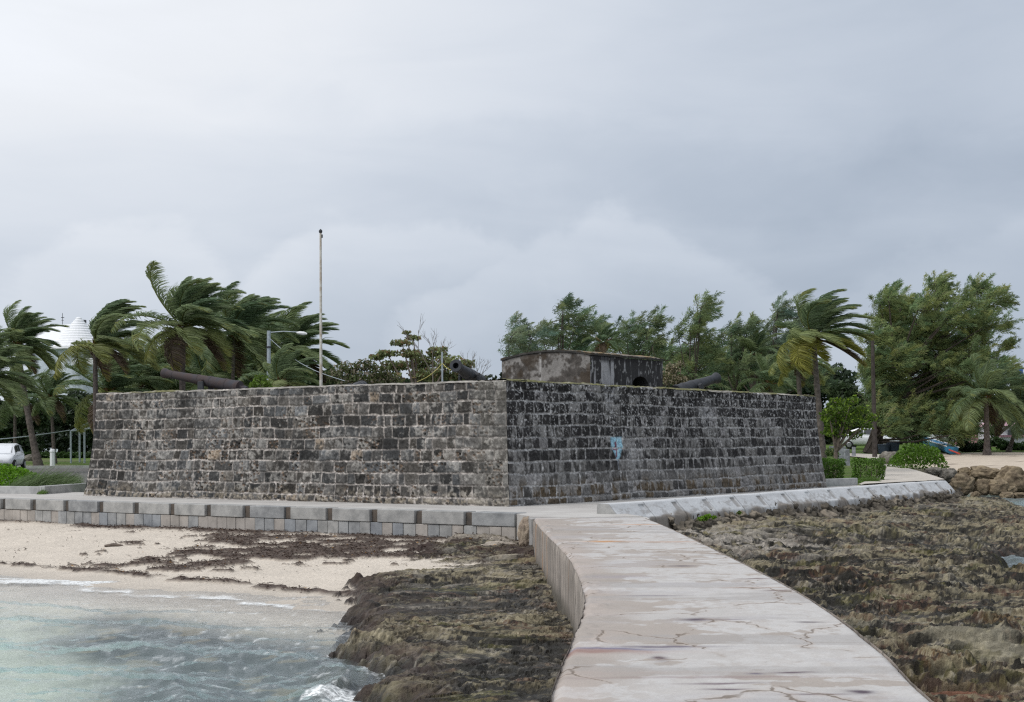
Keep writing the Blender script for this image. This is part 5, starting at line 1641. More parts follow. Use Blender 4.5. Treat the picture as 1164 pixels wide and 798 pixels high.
def palm(label, crown, base, flen, seed, nf=22, hue=0., yellow=.3, trunk_r=.16, wind=1.0, dead=2, az0=0., noleft=False, oldw=.95, lift=0., group='coconut palms', name='palm_tree', dens=1.0):
    """crown / base are world points; fronds of length flen blown towards +x"""
    r = np.random.default_rng(seed)
    crown = Vector(crown); base = Vector(base)
    t = thing(name, label, 'palm tree', base, 0, group)
    mid = base.lerp(crown, .5); mid.x = base.x * .35 + crown.x * .65 if abs(base.x - crown.x) > .4 else mid.x
    pts = []
    for k in range(15):
        q = k / 14
        pts.append(base * (1 - q) ** 2 + mid * 2 * q * (1 - q) + crown * q * q)
    rr = [trunk_r * (1.5 - .5 * min(1, k / 2.5) - .35 * k / 14) * (1 + .05 * ((k % 2) * 2 - 1)) for k in range(15)]
    # ringed trunk
    fine = []; fr = []
    for k in range(14):
        for j in range(5):
            q = j / 5; fine.append(pts[k].lerp(pts[k + 1], q)); fr.append((rr[k] * (1 - q) + rr[k + 1] * q) * (1.06 if j % 2 else .96))
    fine.append(pts[-1]); fr.append(rr[-1])
    keep(MB().tube(fine, fr, 10).build('trunk', M['palm_bark'], smooth=True), t)
    LV = Leaves(); RA = Leaves()
    c0 = np.array(crown)
    for i in range(nf):
        age = (i + .5) / nf                      # 0 young (upright) .. 1 old (hanging)
        az = az0 + i * 2.39996 + r.uniform(-.3, .3)
        el = math.radians(82 - 112 * age ** 1.05 + r.uniform(-8, 8)) + lift
        d = np.array([math.cos(az) * math.cos(el), math.sin(az) * math.cos(el), math.sin(el)])
        if noleft and d[0] < -.25 and age < .8: continue
        L = flen * r.uniform(.82, 1.08) * (.75 + .25 * min(1, age * 4)) * (1 if age < .85 else .85)
        ns = 26; ds = L / ns
        p = c0 + d * trunk_r * .6; path = [p]; dirs = [d]
        for k in range(ns):
            q = k / ns
            bend = (.16 + 1.0 * q) * ds / flen * 2.0
            d = d + WIND * wind * bend * (1.65 - oldw * age) + np.array([0, 0, -1]) * bend * (.50 + 1.5 * age ** 1.5)
            d = d / np.linalg.norm(d); p = p + d * ds; path.append(p); dirs.append(d)
        path = np.array(path); dirs = np.array(dirs)
        isdead = i >= nf - dead
        # colour by age
        g = np.array([.115, .18, .095]); g2 = np.array([.24, .30, .14]); yl = np.array([.30, .29, .06]); orr = np.array([.36, .20, .04]); br = np.array([.12, .085, .055])
        kk = r.uniform(0, 1)
        col = g * (1 - kk) + g2 * kk
        y_k = float(np.clip((age - .55) / .4, 0, 1)) * yellow * r.uniform(.4, 1.5)
        col = col * (1 - min(1, y_k)) + yl * min(1, y_k)
        if isdead: col = br * r.uniform(.7, 1.3)
        # rachis
        rw = np.linspace(.045, .012, ns + 1) * (flen / 3.6)
        side = unit(np.cross(dirs, np.array([0, 0, 1.]) + 1e-3))
        rc = (np.array([.22, .23, .05]) * (.6 + .6 * r.random()) if not isdead else br)
        upv = unit(np.cross(side, dirs))
        for sv in (side, upv):
            n = ns
            V = np.stack([path[:-1] - sv[:-1] * rw[:-1, None], path[:-1] + sv[:-1] * rw[:-1, None], path[1:] + sv[1:] * rw[1:, None], path[1:] - sv[1:] * rw[1:, None]], 1).reshape(-1, 3)
            LV.V.append(V); LV.F.append((np.arange(n) * 4)[:, None] + LV.n + np.arange(4)); LV.C.append(np.repeat(np.repeat(rc[None], n, 0), 4, 0)); LV.n += 4 * n
        # leaflets
        m = int(120 * dens)
        q = np.repeat(np.linspace(.10, .995, m), 2); sg = np.tile([-1., 1.], m)
        fi = q * ns; i0 = np.minimum(fi.astype(int), ns - 1); fq = (fi - i0)[:, None]
        pp = path[i0] * (1 - fq) + path[i0 + 1] * fq; dd = unit(dirs[i0]); sd_ = unit(np.cross(dd, np.array([0, 0, 1.]) + 1e-3)) * sg[:, None]
        ll = flen * .29 * (np.sin(np.pi * np.clip(q, .06, 1) ** .75) ** .55 + .12) * r.uniform(.8, 1.12, len(q))
        if isdead: ll *= .8
        fw = .35 + .75 * q[:, None]
        v1 = unit(sd_ * 1.0 + dd * fw + WIND * .55 * wind + np.array([0, 0, .15 - .1 * age]) + r.normal(0, .10, (len(q), 3)))
        v2 = unit(v1 * .8 + WIND * 1.0 * wind + dd * .3 + np.array([0, 0, -.42 - .25 * age]) + r.normal(0, .10, (len(q), 3)))
        P1 = pp + v1 * ll[:, None] * .5; P2 = P1 + v2 * ll[:, None] * .5
        S = unit(np.cross(v1, unit(r.normal(0, 1, (len(q), 3)) * .5 + np.array([0, -1, .2]))))
        C = col[None] * r.uniform(.65, 1.35, (len(q), 1))
        tipy = (q[:, None] > .75) * (r.random((len(q), 1)) < yellow * (.3 + .6 * age))
        C = C * (1 - tipy * .6) + (yl if (r.random() < .7 or yellow < 1.5) else orr) * tipy * .6
        if yellow > 1.5 and age > .7 and r.random() < .4: C = C * .5 + orr * .5
        LV.strips(pp, P1, P2, np.full(len(q), .044 * flen / 3.6) * r.uniform(.8, 1.2, len(q)), S, np.clip(C, .005, .6))
    LV.build('crown', M['leaf'], t)
    # heart: husks, stubs and nuts
    mb = MB()
    for k in range(16):
        a = r.uniform(0, 6.28); e = r.uniform(-.7, .9); dv = Vector((math.cos(a) * math.cos(e), math.sin(a) * math.cos(e), math.sin(e)))
        mb.tube([crown - Vector((0, 0, .2)), crown + dv * .32 + Vector((0, 0, -.05)), crown + dv * .62], [.07, .055, .012], 5)
    keep(mb.build('leaf_bases', m_husk), t)
    mb = MB()
    for k in range(r.integers(4, 8)):
        a = r.uniform(0, 6.28); c = crown + Vector((math.cos(a) * .24, math.sin(a) * .24, -.22 + r.uniform(-.1, .1)))
        mb.tube([c + Vector((0, 0, .13)), c + Vector((0, 0, .09)), c, c - Vector((0, 0, .09)), c - Vector((0, 0, .13))], [.02, .085, .115, .085, .02], 8)
    keep(mb.build('coconuts', m_nut, smooth=True), t)
    return t


m_husk = m_plain('husk', (.20, .13, .07), .95, 0, .1, .3, 5)
m_nut = m_plain('coconut', (.18, .17, .05), .6, 0, .3, .3, 3)


def crown_palm(label, cx, cy, Y, bx, rad_px, seed, **kw):
    c = P(cx, cy, Y); b = P(bx, 505, Y); b.z = gz(b.x, b.y) - .1
    return palm(label, c, b, rad_px * Y / F * 1.18, seed, **kw)


# left group
crown_palm('leftmost full coconut palm with trunk leaning right, above the white hatchback', 20, 393, 100, 44, 47, 1, nf=32, trunk_r=.24, yellow=.45)
crown_palm('coconut palm in front of the white conical roof, straight trunk behind the fort edge', 108, 393, 88, 109.5, 60, 2, nf=34, trunk_r=.19, yellow=.5, wind=1.25, lift=.34, az0=4.2, noleft=True)
crown_palm('tallest coconut palm of the left group, above the rusty cannon', 208, 373, 86, 206, 68, 3, nf=30, trunk_r=.22, yellow=.6, lift=.12)
crown_palm('dark coconut palm just right of the tallest one, left of the street lamp', 266, 381, 98, 262, 60, 4, nf=28, yellow=.25)
crown_palm('windswept coconut palm between the street lamp and the flagpole', 330, 400, 108, 322, 58, 5, nf=26, yellow=.15, wind=1.1)
crown_palm('low bright green young palm right of the street lamp foot', 318, 436, 74, 316, 46, 6, nf=20, yellow=.35, dead=1, lift=.25)
crown_palm('small palm with thin dark trunk behind the white bollard', 58, 452, 108, 62, 36, 7, nf=20, trunk_r=.15, yellow=.3)
crown_palm('palm whose fronds enter at the left edge in front of the others', -22, 430, 80, -24, 62, 8, nf=24, yellow=.2)
crown_palm('low yellowing palm behind the left end of the fort wall', 124, 446, 100, 124, 58, 9, nf=22, yellow=.9)
crown_palm('dark palm behind the tallest one, filling above the rusty cannon', 170, 434, 104, 168, 58, 10, nf=24, yellow=.4)
crown_palm('palm with drooping fronds behind the breech of the rusty cannon', 236, 432, 102, 236, 60, 12, nf=26, yellow=.5)
crown_palm('low palm behind the wall between street lamp and rusty cannon', 285, 428, 108, 285, 56, 13, nf=24, yellow=.2)
crown_palm('rear palm showing between the dark one and the windswept one', 298, 393, 118, 298, 52, 14, nf=24, yellow=.1)
crown_palm('thin palm at the far left behind the parked hatchback', 17, 452, 112, 17, 42, 15, nf=20, trunk_r=.15, yellow=.1)
# right group
crown_palm('coconut palm with yellow lower fronds leaning over the right fort corner', 925, 384, 70, 938, 60, 21, nf=30, trunk_r=.17, yellow=1.05, lift=.16, oldw=-.1, wind=1.2, az0=2.0)
crown_palm('second yellowing palm half hidden behind the one at the right fort corner', 906, 412, 76, 919, 36, 22, nf=20, trunk_r=.16, yellow=.75)
crown_palm('small palm among the feathery trees left of the right fort corner', 857, 404, 100, 858, 34, 23, nf=20, trunk_r=.13, yellow=.2, wind=.5)
crown_palm('lowest palm peeping over the right wall, its trunk hidden', 876, 436, 96, 876, 34, 24, nf=18, yellow=.15, wind=.5)
crown_palm('little palm top showing above the guardhouse roof', 686, 389, 84, 686, 24, 25, nf=16, yellow=.1, wind=.7)
crown_palm('grey-trunked palm on the beach, right of the big feathery tree', 1121, 452, 100, 1122, 46, 26, nf=26, trunk_r=.22, yellow=.2, wind=.6)
crown_palm('palm at the right photo edge next to the pink building', 1160, 462, 108, 1146, 50, 27, nf=24, trunk_r=.16, yellow=.1, wind=.6)


# ---------------------------------------------------------------- feathery casuarinas
def casuarina(label, Y, trunk_px, lobes, seed, dens=1.0, tone=(.050, .082, .034), trunk_r=.22, plume=1.5, fan_=1.0, name='casuarina_tree', group='feathery pines behind the fort', lean=(.78, .0, .50), base_py=None, sparse=0.):
    r = np.random.default_rng(seed)
    b = P(trunk_px, 505, Y); b.z = gz(b.x, b.y) - .1
    t = thing(name, label, 'tree', b, 0, group)
    LV = Leaves(); br = MB()
    base = Vector(b)
    cs = []
    for (px, py, rx, ry) in lobes:
        c = P(px, py, Y + (r.uniform(-1.5, 1.5) if group else r.uniform(-3.8, 2.5))); cs.append((c, rx * Y / F, ry * Y / F))
    topc = max(cs, key=lambda q: q[0].z)[0]
    # trunk up to the mean of upper lobes
    tp = Vector((base.x * .5 + topc.x * .5, base.y, base.z + (topc.z - base.z) * .55))
    spread = 1.2 if group else 3.5
    main = [base, base.lerp(tp, .35) + Vector((-.1, 0, 0)), base.lerp(tp, .7), tp]
    br.tube(main, [trunk_r * 1.5, trunk_r, trunk_r * .6, trunk_r * .35], 8)
    br.tube([tp, tp.lerp(topc, .6), topc], [trunk_r * .35, trunk_r * .22, trunk_r * .08], 6)
    for (c, rx, rz) in cs:
        k = min(.95, max(.12, (c.z - base.z) / (tp.z - base.z + .01) * .62))
        s = main[0].lerp(tp, k)
        m1 = s.lerp(c, .5) + Vector((-.2, 0, -.25))
        bw = min(.085, trunk_r * .26)
        br.tube([s, m1, c, c + Vector((rx * .6, 0, rz * .6))], [bw * 1.2, bw * .8, bw * .5, .015], 5)
        vol = rx * rz
        n = max(14, int(vol * 34 * dens))
        # plume start points, spread in a squashed ball
        q = unit(r.normal(0, 1, (n, 3))) * (r.random((n, 1)) ** .42)
        st = np.array(c) + q * np.array([rx, min(rx, rz) * .9 + .3, rz])
        ld = np.array(lean) + r.normal(0, .38, (n, 3)) + q * np.array([.35, .3, .45])
        ld = unit(ld)
        pl = plume * r.uniform(.6, 1.25, n)
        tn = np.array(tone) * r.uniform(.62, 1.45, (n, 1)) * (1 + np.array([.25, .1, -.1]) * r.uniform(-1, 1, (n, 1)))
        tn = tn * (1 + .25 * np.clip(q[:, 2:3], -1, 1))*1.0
        m = int(84 * fan_)
        s_ = r.random((n, m)) ** .8
        ax = st[:, None] + ld[:, None] * (s_ * pl[:, None])[..., None]
        ax = ax + np.array([0, 0, -1]) * (s_ ** 2 * pl[:, None] * .18)[..., None] + r.normal(0, .11, (n, m, 3)) * (1.3 - s_)[..., None]
        w = unit(ld[:, None] * 1.0 + r.normal(0, .52, (n, m, 3)) + np.array([.15, 0, -.10]))
        w2 = unit(w + np.array([.40, 0, -.40]) + r.normal(0, .15, (n, m, 3)))
        ll = (plume * .21 * r.uniform(.6, 1.3, (n, m)))[..., None]
        P0 = ax.reshape(-1, 3); P1 = (ax + w * ll * .5).reshape(-1, 3); P2 = (ax + w * ll * .5 + w2 * ll * .5).reshape(-1, 3)
        S = unit(np.cross((w).reshape(-1, 3), unit(r.normal(0, 1, (n * m, 3)) * .6 + np.array([0, -1, 0]))))
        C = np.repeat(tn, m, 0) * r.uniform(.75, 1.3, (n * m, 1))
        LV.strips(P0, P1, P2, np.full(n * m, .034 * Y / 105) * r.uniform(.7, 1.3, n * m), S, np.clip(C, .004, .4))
        # twigs of some plumes
        for j in range(0, n, 7):
            a_ = Vector(st[j]); e_ = a_ + Vector(ld[j]) * pl[j] * .8
            br.tube([c.lerp(a_, .3), a_, e_], [.035, .028, .01], 4, cap=False)
    keep(br.build('trunk', M['dark_bark'], fix=False), t)
    LV.build('crown', M['needle'], t)
    return t


g1 = (.19, .245, .16); g2 = (.175, .23, .125); g3 = (.185, .24, .115)
casuarina('thin loose feathery tree at the left end of the row, left of the guardhouse', 92, 592, [(583, 374, 9, 8), (578, 392, 9, 10), (592, 390, 9, 10), (600, 404, 12, 8), (580, 412, 9, 8), (586, 428, 10, 7), (605, 383, 6, 6)], 31, .45, g1, .13, 1.1)
casuarina('feathery tree above the left half of the guardhouse', 95, 640, [(640, 352, 8, 9), (636, 364, 14, 9), (655, 366, 11, 9), (616, 380, 13, 9), (640, 382, 18, 9), (662, 384, 12, 8), (672, 372, 7, 6), (628, 394, 20, 8), (655, 396, 18, 8)], 32, .72, g2, .2, 1.15)
casuarina('feathery tree above the right half of the guardhouse', 99, 712, [(740, 366, 6, 6), (712, 374, 12, 8), (728, 376, 12, 8), (700, 384, 14, 8), (722, 390, 18, 9), (742, 392, 12, 9), (705, 400, 18, 8), (735, 405, 18, 9)], 33, .85, g2, .2, 1.15)
casuarina('tallest pointed feathery tree right of the guardhouse', 96, 788, [(797, 350, 6, 8), (792, 362, 9, 8), (785, 374, 13, 8), (796, 384, 16, 9), (772, 386, 12, 10), (780, 400, 18, 10), (800, 404, 18, 10), (765, 408, 14, 10), (790, 422, 24, 11), (770, 428, 20, 10)], 34, .9, g3, .22, 1.2)
casuarina('lower feathery tree leaning right of the tallest pointed one', 100, 824, [(832, 376, 10, 7), (820, 386, 12, 9), (838, 392, 12, 9), (828, 405, 17, 10), (815, 420, 18, 11), (842, 420, 18, 11), (850, 374, 7, 6)], 35, .85, g2, .2, 1.2)
casuarina('slender feathery tree left of the palm at the right fort corner', 102, 878, [(884, 352, 5, 8), (880, 366, 8, 8), (874, 380, 10, 9), (886, 390, 12, 10), (868, 396, 12, 10), (880, 412, 18, 12), (858, 420, 16, 11), (898, 376, 5, 9), (900, 400, 10, 12), (906, 362, 3, 8)], 36, .75, g1, .2, 1.2)
casuarina('bushy feathery tree filling behind the right end of the wall', 108, 860, [(850, 392, 14, 9), (835, 410, 18, 12), (860, 428, 24, 12), (885, 432, 20, 12), (905, 425, 16, 14), (925, 432, 16, 14), (820, 432, 20, 10), (752, 424, 16, 10)], 37, .9, g2, .2, 1.3)
big = [(1000, 345, 9, 10), (1010, 338, 8, 7), (1024, 345, 9, 8), (998, 362, 12, 10), (1020, 362, 16, 12), (1044, 350, 11, 8), (1058, 332, 9, 8), (1066, 325, 7, 5), (1068, 345, 13, 9), (1048, 368, 18, 12), (1075, 366, 16, 10),
       (1092, 346, 10, 7), (1104, 336, 9, 6), (1112, 330, 6, 4), (1126, 338, 9, 5), (1132, 344, 6, 5), (1110, 352, 11, 6), (1100, 364, 13, 8), (1118, 372, 11, 6), (1134, 374, 7, 4), (1095, 382, 15, 9), (1118, 392, 11, 5), (1138, 398, 8, 4), (1105, 402, 13, 7),
       (990, 385, 12, 13), (1015, 385, 20, 14), (1045, 390, 22, 14), (1075, 395, 20, 13), (990, 412, 14, 16), (1015, 412, 22, 15), (1045, 416, 24, 15), (1076, 420, 22, 14), (1100, 420, 13, 9), (1122, 414, 12, 6), (1135, 420, 8, 4), (1000, 440, 20, 15), (1030, 444, 24, 15), (1062, 446, 24, 15), (1088, 445, 16, 12), (1112, 434, 9, 6),
       (1012, 468, 20, 12), (1042, 472, 24, 12), (1072, 472, 22, 12), (1030, 492, 20, 9), (1060, 490, 20, 8), (984, 452, 11, 14), (996, 470, 12, 12), (982, 425, 9, 14), (1008, 484, 12, 9), (1090, 478, 16, 12), (1085, 494, 14, 7)]
casuarina('huge windswept feathery tree behind the utility pole', 106, 990, big, 38, 2.3, (.21, .27, .115), .42, 1.2, 1.0, group=None)


casuarina('long low feathery thicket behind the guardhouse and the right cannon', 113, 745, [(px, 402 + 6 * (i % 3), 15, 11) for i, px in enumerate(range(588, 905, 17))] + [(px, 424, 16, 10) for px in range(600, 930, 20)], 39, .7, g2, .15, 1.2)


# ---------------------------------------------------------------- broadleaf shrubs and trees
def leafy(name, label, Y, lobes, seed, leaf=.09, dens=1.0, tone=(.06, .11, .03), tone2=None, p2=.0, stems=True, trunk_px=None, trunk_r=.06, cat='shrub', group=None, up=.35, shape=1.6, flat=False, base=None, yj=.5):
    r = np.random.default_rng(seed)
    cs = [(P(px, py, Y + r.uniform(-yj, yj)), rx * Y / F, ry * Y / F) for (px, py, rx, ry) in lobes]
    bx = trunk_px if trunk_px is not None else np.mean([l[0] for l in lobes])
    b = P(bx, 505, Y); b.z = gz(b.x, b.y) - .05
    if base is not None: b = Vector(base)
    t = thing(name, label, cat, b, 0, group)
    LV = Leaves(); br = MB()
    if stems:
        hub = Vector((b.x, b.y, b.z + max(.1, min(c[0].z for c in cs) - b.z) * .6))
        br.tube([b, hub], [trunk_r * 1.3, trunk_r], 7)
    for (c, rx, rz) in cs:
        ry = min(rx, rz * 1.5) if not flat else rx
        area = 4 * math.pi * ((rx * rz + rx * ry + ry * rz) / 3)
        n = max(20, int(area / (leaf * leaf * .9) * (1.5 if Y < 90 else 3.6) * dens))
        q = unit(r.normal(0, 1, (n, 3))) * (r.random((n, 1)) ** .30)
        lump = 1 + .22 * np.sin(q[:, :1] * 5 + seed) * np.sin(q[:, 2:3] * 6 + 1.3 * seed)
        pos = np.array(c) + q * lump * np.array([rx, ry, rz])
        A = unit(r.normal(0, 1, (n, 3)) + np.array([.4, -.1, up])) * (leaf * r.uniform(.5, 1.1, (n, 1)))
        Bv = unit(np.cross(A, unit(r.normal(0, 1, (n, 3)) + np.array([0, .3, .9])))) * np.linalg.norm(A, axis=1, keepdims=True) / shape
        cl = fbm(pos[:, 0] * 1.6 / (leaf * 10), pos[:, 2] * 1.6 / (leaf * 10), seed, 2)[:, None]
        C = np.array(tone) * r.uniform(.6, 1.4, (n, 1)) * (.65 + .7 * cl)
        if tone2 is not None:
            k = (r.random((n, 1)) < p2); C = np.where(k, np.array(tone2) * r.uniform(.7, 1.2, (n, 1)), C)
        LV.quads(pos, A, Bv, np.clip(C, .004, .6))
        if stems:
            br.tube([hub, hub.lerp(c, .6) + Vector((0, 0, .05)), c], [trunk_r * .6, trunk_r * .35, trunk_r * .15], 5)
            for j in range(4):
                e = Vector(pos[j]); br.tube([c, e], [trunk_r * .2, .008], 4, cap=False)
    if stems: keep(br.build('branches', M['bark'], fix=False), t)
    LV.build('foliage', M['leaf'], t)
    return t


# behind the fort: almond tree, flowering shrub
leafy('almond_tree', 'reddish-green tree with flat tiers and bare twigs behind the short rope post', 84,
      [(457, 390, 14, 3.5), (470, 384, 9, 3), (440, 402, 14, 4), (428, 406, 9, 3), (468, 402, 14, 5), (450, 416, 20, 6), (480, 412, 16, 8), (497, 400, 12, 6), (510, 412, 16, 8), (490, 426, 26, 8), (530, 414, 10, 5), (522, 428, 14, 6), (440, 430, 20, 7), (462, 378, 5, 2)],
      61, .12, 1.7, (.25, .29, .13), (.30, .20, .11), .18, True, 478, .16, 'tree', yj=.8)
# bare twigs on it
def twigs(label, Y, pts, seed, r0=.028):
    r = random.Random(seed)
    mb = MB(); root = P(*pts[0], Y)
    b0 = Vector(root)
    def grow(p, d, L, w, lev):
        q = p + d * L
        mb.tube([p, p.lerp(q, .5) + Vector((r.uniform(-.04, .04), 0, r.uniform(-.04, .04))) * L, q], [w, w * .8, w * .5], 4, cap=False)
        if lev:
            for k in range(3):
                dd = (d + Vector((r.uniform(-.7, .7), r.uniform(-.4, .4), r.uniform(-.3, .6)))).normalized()
                grow(p.lerp(q, r.uniform(.5, 1)), dd, L * r.uniform(.5, .75), w * .55, lev - 1)
    for tx, ty in pts[1:]:
        e = P(tx, ty, Y); d = (e - root); grow(root, d.normalized(), d.length * .6, r0, 3)
    g = Vector((root.x, root.y, gz(root.x, root.y)))
    mb.tube([g, root], [r0 * 1.6, r0], 6)
    o = mb.build('bare_tree', m_plain('bare_bark', (.17, .15, .13), .9), fix=False)
    tag(o, label, 'tree')


twigs('bare twigs sticking up left of the middle cannon', 80, [(492, 425), (463, 374), (491, 381), (510, 392)], 3)
twigs('bare leafless branches right of the middle cannon, left of the guardhouse', 80, [(540, 436), (533, 402), (556, 412), (552, 425), (545, 407)], 5, .022)
leafy('flowering_shrub', 'pale-leaved wide shrub behind the wall right of the flagpole', 72, [(395, 420, 14, 9), (415, 416, 14, 8), (432, 424, 14, 8), (405, 430, 22, 9), (440, 432, 16, 7), (380, 428, 10, 8)], 62, .10, .8, (.085, .105, .04), (.34, .29, .22), .22)
leafy('flowering_shrub', 'pale cream shrub between the guardhouse and the right cannon', 60, [(764, 419, 9, 6), (774, 414, 5, 4), (758, 430, 8, 8), (772, 432, 12, 7), (792, 440, 10, 5)], 63, .08, .9, (.11, .11, .05), (.42, .36, .25), .45)
leafy('young_shrub', 'small bright green shrub at the foot of the street lamp', 62, [(296, 432, 8, 6), (289, 438, 6, 5), (303, 438, 7, 5)], 64, .08, .9, (.13, .21, .03))
# hedge behind left wall between palms (dark understory)
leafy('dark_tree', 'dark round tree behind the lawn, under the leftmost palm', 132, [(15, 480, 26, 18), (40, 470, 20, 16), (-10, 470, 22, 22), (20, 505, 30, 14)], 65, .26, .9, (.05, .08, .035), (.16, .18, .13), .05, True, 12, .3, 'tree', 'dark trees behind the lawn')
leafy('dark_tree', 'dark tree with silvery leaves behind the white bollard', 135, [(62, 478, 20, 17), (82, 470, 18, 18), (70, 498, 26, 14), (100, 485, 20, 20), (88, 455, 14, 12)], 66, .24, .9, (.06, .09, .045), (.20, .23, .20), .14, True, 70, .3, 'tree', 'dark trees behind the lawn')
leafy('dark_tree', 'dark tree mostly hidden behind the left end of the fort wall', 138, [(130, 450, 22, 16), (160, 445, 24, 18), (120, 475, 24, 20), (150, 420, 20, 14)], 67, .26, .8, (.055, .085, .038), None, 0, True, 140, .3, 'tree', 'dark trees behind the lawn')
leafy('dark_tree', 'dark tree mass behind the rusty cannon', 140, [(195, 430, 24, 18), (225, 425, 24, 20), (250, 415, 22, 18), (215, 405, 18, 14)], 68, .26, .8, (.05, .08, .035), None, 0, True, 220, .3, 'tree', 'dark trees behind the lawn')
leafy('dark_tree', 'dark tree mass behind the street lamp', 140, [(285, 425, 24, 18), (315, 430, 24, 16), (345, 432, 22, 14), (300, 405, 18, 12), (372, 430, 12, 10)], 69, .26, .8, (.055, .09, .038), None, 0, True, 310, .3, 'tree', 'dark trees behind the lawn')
leafy('lawn_hedge', 'low dark hedge along the back of the lawn, under the dark trees', 128, [(px, 518, 9, 4) for px in range(-20, 130, 9)], 70, .16, .8, (.045, .085, .022), stems=False, cat='hedge', yj=.2)

# ---- planter at the left edge
def mound(name, label, pxs, py_top, py_base, Yc, depth, seed, leaf, tone, blade=False, dens=1., cat='shrub', tone2=None, p2=0.):
    """low planting on the ground filling a footprint"""
    r = np.random.default_rng(seed)
    x0 = P(pxs[0], 505, Yc).x; x1 = P(pxs[1], 505, Yc).x
    top = P(0, py_top, Yc).z; H_ = top - gz((x0 + x1) / 2, Yc)
    t = thing(name, label, cat, ((x0 + x1) / 2, Yc, gz((x0 + x1) / 2, Yc)))
    LV = Leaves()
    n = int((x1 - x0) * depth / (leaf * leaf) * (3.2 if not blade else 1.6) * dens)
    u = r.random(n); v = r.random(n)
    x = x0 + (x1 - x0) * u; y = Yc - depth / 2 + depth * v
    env = (1 - np.abs(2 * u - 1) ** 4) ** .5 * (1 - np.abs(2 * v - 1) ** 3) ** .5
    hh = H_ * env * (.72 + .55 * fbm(x * 1.3, y * 1.3, seed, 3))
    g0 = g_land(x, y)
    if blade:
        L = np.maximum(hh, .12) * r.uniform(.7, 1.2, n)
        P0 = np.stack([x, y, g0], -1)
        d = unit(np.stack([.45 + r.normal(0, .25, n), r.normal(0, .25, n), np.ones(n)], -1)); d2 = unit(d + np.array([.9, 0, -.3]) + r.normal(0, .2, (n, 3)))
        P1 = P0 + d * (L * .6)[:, None]; P2 = P1 + d2 * (L * .6)[:, None]
        S = unit(np.cross(d, r.normal(0, 1, (n, 3)) + np.array([0, -1, 0])))
        C = np.array(tone) * r.uniform(.6, 1.4, (n, 1))
        LV.strips(P0, P1, P2, np.full(n, leaf * .22), S, C)
    else:
        z = g0 + hh * r.random(n) ** .35
        pos = np.stack([x, y, z], -1)
        A = unit(r.normal(0, 1, (n, 3)) + np.array([.2, -.2, .5])) * (leaf * r.uniform(.4, 1., (n, 1)))
        Bv = unit(np.cross(A, unit(r.normal(0, 1, (n, 3)) + np.array([0, .2, 1.])))) * np.linalg.norm(A, axis=1, keepdims=True) / 1.5
        C = np.array(tone) * r.uniform(.55, 1.4, (n, 1)) * (.7 + .6 * fbm(x * 2.5, z * 3 + y * 2, seed + 2, 2))[:, None]
        if tone2 is not None: C = np.where(r.random((n, 1)) < p2, np.array(tone2), C)
        LV.quads(pos, A, Bv, np.clip(C, .005, .6))
    LV.build('foliage', M['leaf'], t)
    return t


mound('bright_shrub', 'bright green leafy shrub at the left edge in front of the parked hatchback', (-75, 42), 528.5, 558, 56.5, 3.2, 81, .075, (.13, .27, .018))
mound('sea_oat_grass', 'blue-green wispy ornamental grass spilling toward the fort from the bright shrub', (10, 84), 532, 558, 53.6, 2.2, 82, .10, (.14, .20, .085), True, 1.6, 'grass clump')
mound('weed_tuft', 'small green tuft growing in the gap between the two kerb stones', (43, 52), 555, 561, 50.4, .5, 83, .05, (.10, .18, .03), True, 1.5, 'grass clump')


# ---- clipped hedges and bushes at right
def clipped(name, label, px0, px1, py_top, py_base, Y, depth, seed, tone, leaf=.05, rnd=.12, group=None):
    r = np.random.default_rng(seed)
    a = P(px0, py_base, Y); b_ = P(px1, py_base, Y); top = P((px0 + px1) / 2, py_top, Y).z
    z0 = gz(a.x, Y); Lx = b_.x - a.x; Hh = top - z0
    t = thing(name, label, 'hedge', ((a.x + b_.x) / 2, Y, z0), 0, group)
    n = int(2 * (Lx * Hh + depth * Hh + Lx * depth) / (leaf * leaf) * 1.5)
    q = r.uniform(-1, 1, (n, 3)); m = np.abs(q).max(1, keepdims=True); q = q / np.maximum(m, .01) * (1 - .38 * r.random((n, 1)) ** 1.6)
    q = q * (1 - rnd * .35 * (np.abs(q[:, [1, 2, 0]]) ** 4) * (np.abs(q[:, [2, 0, 1]]) ** 4))
    x = (a.x + b_.x) / 2 + q[:, 0] * Lx / 2; y = Y + depth / 2 + q[:, 1] * depth / 2; z = z0 + Hh / 2 + q[:, 2] * Hh / 2
    z = z + (fbm(x * 2.2, y * 2.2, seed, 3) - .5) * .14 * (q[:, 2] > 0); x = x + (fbm(z * 3, y * 2, seed + 1, 2) - .5) * .1
    y = y + (fbm(x * 3, z * 3, seed + 5, 3) - .5) * .22
    z = np.maximum(z, z0 + .02)
    pos = np.stack([x, y, z], -1)
    A = unit(r.normal(0, 1, (n, 3)) + np.array([.1, -.3, .5])) * (leaf * r.uniform(.5, 1.1, (n, 1)))
    Bv = unit(np.cross(A, unit(r.normal(0, 1, (n, 3)) + np.array([0, .2, 1.])))) * np.linalg.norm(A, axis=1, keepdims=True) / 1.5
    C = np.array(tone) * r.uniform(.5, 1.5, (n, 1)) * (.7 + .6 * fbm(x * 3, z * 3, seed + 2, 3))[:, None]
    LV = Leaves(); LV.quads(pos, A, Bv, np.clip(C, .004, .6)); LV.build('foliage', M['leaf'], t)
    mb = MB()
    for k in range(6):
        xx = a.x + Lx * (k + .5) / 6; mb.tube([(xx, Y + depth / 2, z0 - .05), (xx + .03, Y + depth / 2, z0 + Hh * .7)], .02, 5)
    keep(mb.build('stems', M['bark']), t)


